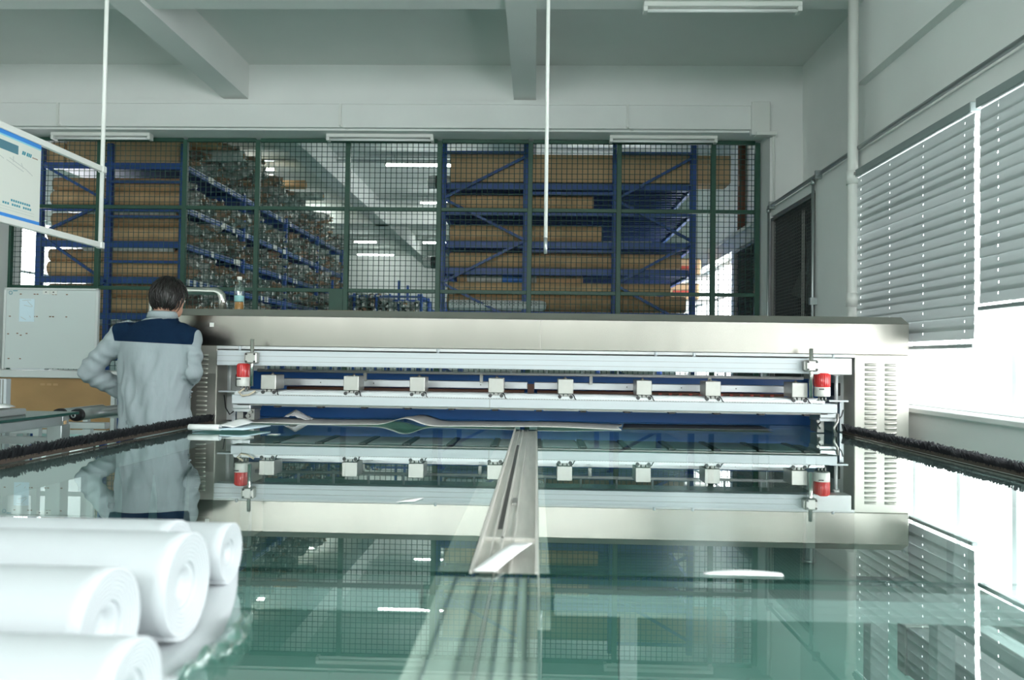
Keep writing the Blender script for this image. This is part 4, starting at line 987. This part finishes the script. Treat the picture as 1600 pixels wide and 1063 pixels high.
box('cart_rail', (-4.62, 6.44, 0.62), (-3.53, 6.48, 0.655), ALU, pc); box('cart_rail', (-4.62, 6.44, 0.10), (-3.53, 6.48, 0.14), ALU, pc)
for x in (-4.62, -3.545):
    for y in (6.47, 6.97): MB().cyl((x-0.015, y, 0.03), (x+0.015, y, 0.03), 0.03).build('castor', BLACK, pc)
MB().cyl((-3.66, 6.46, 1.118), (-3.62, 6.46, 1.118), 0.03, n=14).build('knob', GREYMETAL, pc)
# near roller table with glass top
nr = thing('side_glass_bench', 'aluminium bench with dark edged glass top at left edge', 'bench', (-3.0, 3.8, 0))
box('glass_top', (-3.7, 3.2, 0.952), (-2.60, 4.38, 0.966), GREENEDGE, nr); 
box('grey_tray', (-3.65, 3.3, 0.9665), (-2.72, 4.1, 1.0), DUCT, nr, bev=0.004)
for x in (-2.655, -3.65):
    for y in (3.45, 4.28): box('bench_post', (x-0.042, y-0.042, 0.0), (x+0.042, y+0.042, 0.90), ALU, nr, bev=0.004)
for y in (3.4, 4.28): box('bench_rail', (-3.65, y-0.03, 0.90), (-2.615, y+0.03, 0.95), ALU, nr, bev=0.003)
for x in (-2.645, -3.65): box('bench_side_rail', (x-0.03, 3.43, 0.90), (x+0.03, 4.25, 0.95), ALU, nr, bev=0.003)
box('low_rail', (-3.6, 4.26, 0.79), (-2.70, 4.30, 0.83), ALU, nr); box('low_shelf', (-3.6, 3.5, 0.66), (-2.70, 4.25, 0.68), DUCT, nr)
box('bench_tag', (-2.60, 4.235, 0.905), (-2.598, 4.26, 0.925), CARTON, nr)
o = MB().box((-3.5, 3.9, 0.681), (-2.78, 4.2, 0.75), 0, 0.01).build('metal_grating_tray', GREYMETAL); o['label'] = 'grey perforated tray on lower shelf of left bench'; o['category'] = 'tray'
sheet('bench_paper', 'small curled white sheet on the left bench tray', 'paper', lambda u_, v_: (-2.90+0.14*u_, 3.95+0.12*v_, 1.002+0.022*math.sin(u_*2.8)), 10, 2, PAPER)
t_ = thing('upright_profile', 'short upright aluminium profile standing before plywood cart at left edge', 'post', (-3.4, 5.0, 0))
q = MB(); q.box((-3.515, 4.98, 0.02), (-3.445, 5.03, 1.125), 0, 0.003); q.build('profile_body', ALU_PALE, t_); q = MB(); q.box((-3.487, 4.977, 0.02), (-3.481, 4.98, 1.12)); q.box((-3.468, 4.977, 0.02), (-3.462, 4.98, 1.12)); q.build('profile_groove', GREYMETAL, t_); box('base_plate', (-3.56, 4.94, 0), (-3.40, 5.08, 0.02), GREYMETAL, t_)
rs_ = thing('roller_stand', 'low roller stand with two black ended rollers beside worker', 'stand', (-3.2, 5.4, 0))
for x in (-3.50, -3.13): box('stand_leg', (x-0.02, 5.38, 0), (x+0.02, 5.42, 0.80), ALU, rs_); box('stand_leg', (x-0.02, 5.98, 0), (x+0.02, 6.02, 0.80), ALU, rs_)
box('stand_rail', (-3.56, 5.37, 0.77), (-3.0, 5.43, 0.815), ALU, rs_, bev=0.003); box('stand_rail', (-3.50, 5.97, 0.80), (-2.95, 6.03, 0.875), ALU, rs_, bev=0.003); box('end_cap', (-2.95, 5.965, 0.795), (-2.93, 6.035, 0.88), GREYMETAL, rs_)
for k, x in enumerate((-3.36, -3.235)):
    ro = MB().cyl((x, 5.45, 0.862), (x, 5.96, 0.862), 0.042, n=18).build('roller', ALU, rs_)
    MB().lathe([(0.001, 5.385), (0.018, 5.385), (0.02, 5.395), (0.042, 5.40), (0.045, 5.42), (0.045, 5.45), (0.001, 5.45)], (x, 0, 0.862), 18, 0, 'y').build('roller_cap', BLACK, ro)
    MB().lathe([(0.010, 5.380), (0.017, 5.380), (0.017, 5.386), (0.010, 5.386)], (x, 0, 0.862), 14, 0, 'y').build('cap_ring', ALU, ro)

# ------------------------------------------------------------------ worker seen from behind
def voxel(mb, name, mats, vox, smooth_it=4):
    o = mb.build(name, mats)
    m_ = o.modifiers.new('r', 'REMESH'); m_.mode = 'VOXEL'; m_.voxel_size = vox; m_.use_smooth_shade = True
    s_ = o.modifiers.new('s', 'SMOOTH'); s_.iterations = smooth_it; s_.factor = 0.5
    dg = bpy.context.evaluated_depsgraph_get(); me = bpy.data.meshes.new_from_object(o.evaluated_get(dg))
    o.modifiers.clear(); old = o.data; o.data = me; bpy.data.meshes.remove(old)
    me.materials.clear()
    for q in (mats if isinstance(mats, (list, tuple)) else [mats]): me.materials.append(q)
    for p in me.polygons: p.use_smooth = True; p.material_index = 0
    return o
PX, PY = -2.228, 4.52
def L(p): return (PX+p[0], PY+p[1], p[2])
def ring(c, rx, ry, tilt=0.0): return (L(c), (rx, 0, 0), (0, ry, rx*tilt))
body = MB()
# torso, neck
body.loft([ring((0, 0.01, 0.86), .15, .105), ring((0, 0, 1.0), .145, .10), ring((0, 0, 1.15), .155, .105), ring((0, 0, 1.3), .165, .105), ring((0, 0, 1.39), .15, .085), ring((0.01, 0, 1.44), .085, .07), ring((0.02, 0.01, 1.48), .056, .058), ring((0.03, 0.025, 1.58), .054, .056)])
# head, turned a little to the right and bowed
HC = Vector(L((0.042, 0.04, 1.598))); HR = Matrix.Rotation(-0.22, 3, 'Z') @ Matrix.Rotation(-0.16, 3, 'X')
def H(p): q = HR @ Vector(p); return HC + q
body.ell(HC, (0.074, 0.092, 0.103), rot=HR); body.ell(H((0, 0.035, -0.055)), (0.055, 0.060, 0.062), rot=HR)
body.ell(H((0, 0.098, -0.018)), (0.013, 0.020, 0.022), 10, 8, rot=HR)      # nose
body.ell(H((0, 0.085, -0.058)), (0.024, 0.014, 0.010), 10, 8, rot=HR)      # lips
body.ell(H((0, 0.078, 0.022)), (0.050, 0.016, 0.010), 10, 8, rot=HR)       # brow
for s_ in (-1, 1):
    body.ell(H((0.079*s_, -0.004, -0.012)), (0.010, 0.020, 0.032), 10, 8, rot=HR)
# arms
arms = {}
for s_, sh, el, wr in ((-1, (-0.185, 0.0, 1.395), (-0.372, -0.03, 1.165), (-0.215, 0.13, 1.035)), (1, (0.172, 0.0, 1.385), (0.210, -0.03, 1.165), (0.10, 0.11, 1.10))):
    arms[s_] = (Vector(L(sh)), Vector(L(el)), Vector(L(wr)))
    body.tube([Vector(L(sh)), (Vector(L(sh))+Vector(L(el)))/2, Vector(L(el))], [.050, .045, .040], 12); body.tube([Vector(L(el)), (Vector(L(el))*.6+Vector(L(wr))*.4), Vector(L(wr))], [.041, .038, .027], 12)
    body.ell(L(el), (.042, .042, .042), 12, 8)
    wv = Vector(L(wr)); d = (wv - Vector(L(el))).normalized(); side = d.cross(Vector((0, 0, 1))).normalized(); nrm = side.cross(d)
    palm = wv + d*0.045
    rot = Matrix((side, d, nrm)).transposed()
    body.ell(wv + d*0.05, (0.040, 0.055, 0.017), 14, 10, rot=rot)
    for k, (off, ln) in enumerate(((-0.030, 0.058), (-0.010, 0.070), (0.010, 0.066), (0.029, 0.050))):
        a = wv + d*0.085 + side*off; b_ = a + d*ln*0.5 - nrm*0.008; c_ = b_ + d*ln*0.35 - nrm*0.025
        body.tube([a - d*0.02, a, b_, c_], [.0095, .0095, .009, .0075], 8)
    a = wv + d*0.025 - side*0.035*s_; body.tube([wv + d*0.01, a - side*0.008*s_, a + d*0.03 - side*0.022*s_ - nrm*.01, a + d*0.055 - side*0.02*s_ - nrm*.02], [.012, .012, .010, .008], 8)
# legs and feet
for s_ in (-1, 1):
    body.tube([L((0.085*s_, 0.01, 0.90)), L((0.09*s_, 0.0, 0.70)), L((0.095*s_, 0.01, 0.47)), L((0.097*s_, -0.01, 0.30)), L((0.10*s_, -0.01, 0.08))], [.085, .075, .055, .052, .038], 14)
    body.ell(L((0.105*s_, 0.06, 0.045)), (.042, .12, .04), 14, 8)
person = voxel(body, 'person', SKIN, 0.0075, 3)
person['label'] = 'worker in grey jacket with navy shoulders, seen from behind at machine'; person['category'] = 'person'
def adopt(o): o.parent = person; return o
for s_ in (-1, 1): adopt(MB().ell(H((0.030*s_, 0.083, 0.004)), (0.012, 0.009, 0.009), 10, 8, rot=HR).build('eye', EYE))
# jacket
jk = MB()
jk.loft([ring((0.0, 0.01, 0.78), .178, .135), ring((0, 0.0, 0.86), .184, .140), ring((-0.002, 0, 0.98), .186, .138), ring((0, 0, 1.10), .188, .135), ring((0, 0, 1.22), .200, .135), ring((0, 0, 1.32), .208, .125), ring((0, 0, 1.385), .200, .108), ring((0.004, 0, 1.43), .158, .092), ring((0.012, 0, 1.462), .105, .082), ring((0.02, 0.0, 1.49), .072, .070)], 32)
for s_ in (-1, 1):
    sh, el, wr = arms[s_]
    jk.tube([sh + Vector((0.05*-s_, 0, 0.0)), sh + (el-sh)*0.05, sh + (el-sh)*0.5, el], [.078, .076, .064, .058], 16); jk.ell(el, (.056, .056, .056), 16, 10)
    jk.tube([el, el + (wr-el)*0.4, el + (wr-el)*0.8, wr], [.057, .060, .052, .046], 16)
jacket = voxel(jk, 'jacket', [JACKET, NAVY], 0.0105, 5)
for v in jacket.data.vertices:
    p = v.co; n = v.normal; rel = p - Vector((PX, PY, 0))
    d = 0.0
    on_arm = abs(rel.x) > 0.20 or (rel.x < -0.19 and rel.z < 1.25)
    if on_arm:
        s_ = -1 if rel.x < 0 else 1; sh, el, wr = arms[s_]
        t = (p - el).length
        d += 0.0055*math.exp(-(t/0.17)**2)*math.sin(t*120 + 7*noise.noise(p*7)) + 0.016*noise.noise((p.x*10 + p.z*9, p.y*9, p.z*17)) - 0.003
    else:
        d += 0.034*noise.noise((rel.x*10 + rel.z*2.0, rel.y*6, rel.z*2.6)) + 0.017*noise.noise((rel.x*24 - rel.z*5, rel.y*16, rel.z*8 + 5))
        d += 0.006*math.exp(-((rel.z-1.14)/0.02)**2)*noise.noise((rel.x*14, 3, 1))
        for gx in (-0.115, 0.115): d -= 0.006*math.exp(-((rel.x-gx)/0.008)**2)*(1 if rel.z < 1.33 else 0)
        d *= 1 - 0.75*min(1, max(0, (rel.z-1.17)/0.13))
    v.co = p + n*d
bm = bmesh.new(); bm.from_mesh(jacket.data)
def cut(co, no): bmesh.ops.bisect_plane(bm, geom=bm.verts[:]+bm.edges[:]+bm.faces[:], plane_co=co, plane_no=no)
cut(Vector(L((0.03, 0, 1.338))), Vector((0.04, 0, 1)).normalized()); cut(Vector(L((-0.205, 0, 1.37))), Vector((1, 0, 0.25)).normalized()); cut(Vector(L((0.222, 0, 1.36))), Vector((-1, 0, 0.10)).normalized()); cut(Vector(L((0, 0, 1.472))), Vector((-.12, 0, 1)).normalized())
sel = []
for f_ in bm.faces:
    c = f_.calc_center_median() - Vector((PX, PY, 0))
    if (c - Vector((0.03, 0, 1.338))).dot(Vector((0.04, 0, 1))) > 0 and (c - Vector((-0.205, 0, 1.37))).dot(Vector((1, 0, .25))) > 0 and (c - Vector((0.222, 0, 1.36))).dot(Vector((-1, 0, .10))) > 0 and (c - Vector((0, 0, 1.472))).dot(Vector((-.12, 0, 1))) < 0: sel.append(f_)
ybm = bm.copy(); idx = {f_.index for f_ in sel}
bm.faces.ensure_lookup_table(); ybm.faces.ensure_lookup_table(); bm.faces.index_update(); ybm.faces.index_update()
flags = [False]*len(bm.faces)
for f_ in sel: flags[f_.index] = True
bmesh.ops.delete(bm, geom=[f_ for f_ in bm.faces if flags[f_.index]], context='FACES')
bmesh.ops.delete(ybm, geom=[f_ for f_ in ybm.faces if not flags[f_.index]], context='FACES')
ym = bpy.data.meshes.new('yoke'); 
for v in ybm.verts: v.co += v.normal*0.0015
ybm.to_mesh(ym); ym.materials.append(NAVY); bm.to_mesh(jacket.data); bm.free(); ybm.free()
for q in (ym, jacket.data):
    for p in q.polygons: p.use_smooth = True; p.material_index = 0
adopt(jacket)
yo = link('yoke', ym); yo.parent = jacket; yo['label'] = 'navy shoulder yoke'
# collar
cm = MB(); vs = []; n = 28
for (z, k, dz) in ((1.470, 1.06, 0), (1.505, 0.98, 0.0), (1.523, 0.94, 0.0), (1.518, 1.06, 0), (1.485, 1.18, 0)):
    for i in range(n):
        t = 2*math.pi*i/n; vs.append(L((0.024 + 0.070*k*math.cos(t), 0.008 + 0.070*k*math.sin(t), z - 0.02*max(0, math.sin(t)))))
cm.add(vs, [(j*n+i, j*n+(i+1) % n, (j+1)*n+(i+1) % n, (j+1)*n+i) for j in range(4) for i in range(n)], 0, True)
co = cm.build('collar', JACKET); co.parent = jacket
sd = co.modifiers.new('s', 'SOLIDIFY'); sd.thickness = 0.003
# trousers and shoes
tr = MB(); tr.loft([ring((0, 0.01, 0.72), .168, .12), ring((0, 0.005, 0.82), .170, .125), ring((0, 0, 0.95), .160, .115)])
for s_ in (-1, 1): tr.tube([L((0.088*s_, 0.005, 0.80)), L((0.092*s_, 0.0, 0.65)), L((0.097*s_, 0.01, 0.45)), L((0.099*s_, -0.01, 0.25)), L((0.10*s_, -0.01, 0.07))], [.095, .088, .072, .066, .06], 16)
adopt(voxel(tr, 'trousers', TROUSER, 0.012, 4))
for s_ in (-1, 1):
    b = MB(); b.loft([(L((0.105*s_, -0.075, 0.045)), (.035, 0, 0), (0, 0, .045)), (L((0.105*s_, -0.06, 0.05)), (.044, 0, 0), (0, 0, .05)), (L((0.105*s_, 0.03, 0.05)), (.050, 0, 0), (0, 0, .05)), (L((0.105*s_, 0.12, 0.038)), (.052, 0, 0), (0, 0, .038)), (L((0.105*s_, 0.19, 0.028)), (.03, 0, 0), (0, 0, .027))], 18); adopt(b.build('shoe', SHOE))
# hair: a cap over skull with strands
hm = MB(); nu, nv = 64, 36; vs = []
for j in range(nv+1):
    ph = math.pi*0.80*j/nv
    for i in range(nu):
        t = 2*math.pi*i/nu
        d = Vector((math.sin(ph)*math.cos(t), math.sin(ph)*math.sin(t), math.cos(ph)))
        k = 1.0 + 0.035*noise.noise((d.x*9, d.y*9, d.z*2)) + 0.02*noise.noise((d.x*24, d.y*24, d.z*4))
        vs.append(H((d.x*0.088*k, -0.008 + d.y*0.105*k, 0.012 + d.z*0.112*k)))
fs = []
for j in range(nv):
    for i in range(nu):
        t = 2*math.pi*(i+.5)/nu; ph = math.pi*0.80*(j+.5)/nv
        front = math.sin(t)
        lim = 0.76 + 0.03*noise.noise((t*6, 1, 1)) if front < -0.15 else (0.60 if front < 0.25 else 0.36)
        if ph/math.pi < lim: fs.append((j*nu+i, (j+1)*nu+i, (j+1)*nu+(i+1) % nu, j*nu+(i+1) % nu))
hm.add(vs, fs, 0, True)
rh = random.Random(9)
for k in range(900):
    t = rh.uniform(0, 2*math.pi); ph = math.pi*rh.uniform(0.02, 0.70)
    if math.sin(t) > 0.1 and ph > 1.1: continue
    pts = []
    le = rh.uniform(0.25, 0.55); sw = rh.uniform(-.15, .15)
    for q in range(4):
        p2 = min(ph + le*q/3, math.pi*0.79); t2 = t + sw*q/3
        d = Vector((math.sin(p2)*math.cos(t2), math.sin(p2)*math.sin(t2), math.cos(p2))); kk = 1.02 + 0.035*math.sin(q/3*2.6) + rh.uniform(0, .012)
        pts.append(H((d.x*0.088*kk, -0.008 + d.y*0.105*kk, 0.012 + d.z*0.112*kk)))
    hm.tube(pts, [0.0022, 0.0026, 0.002, 0.0006], 3, caps=False)
adopt(hm.build('hair', HAIR))

PS = (1.07, 1.05, 1.02)
person.scale = PS; person.location = (PX*(1-PS[0]), PY*(1-PS[1]), 0)
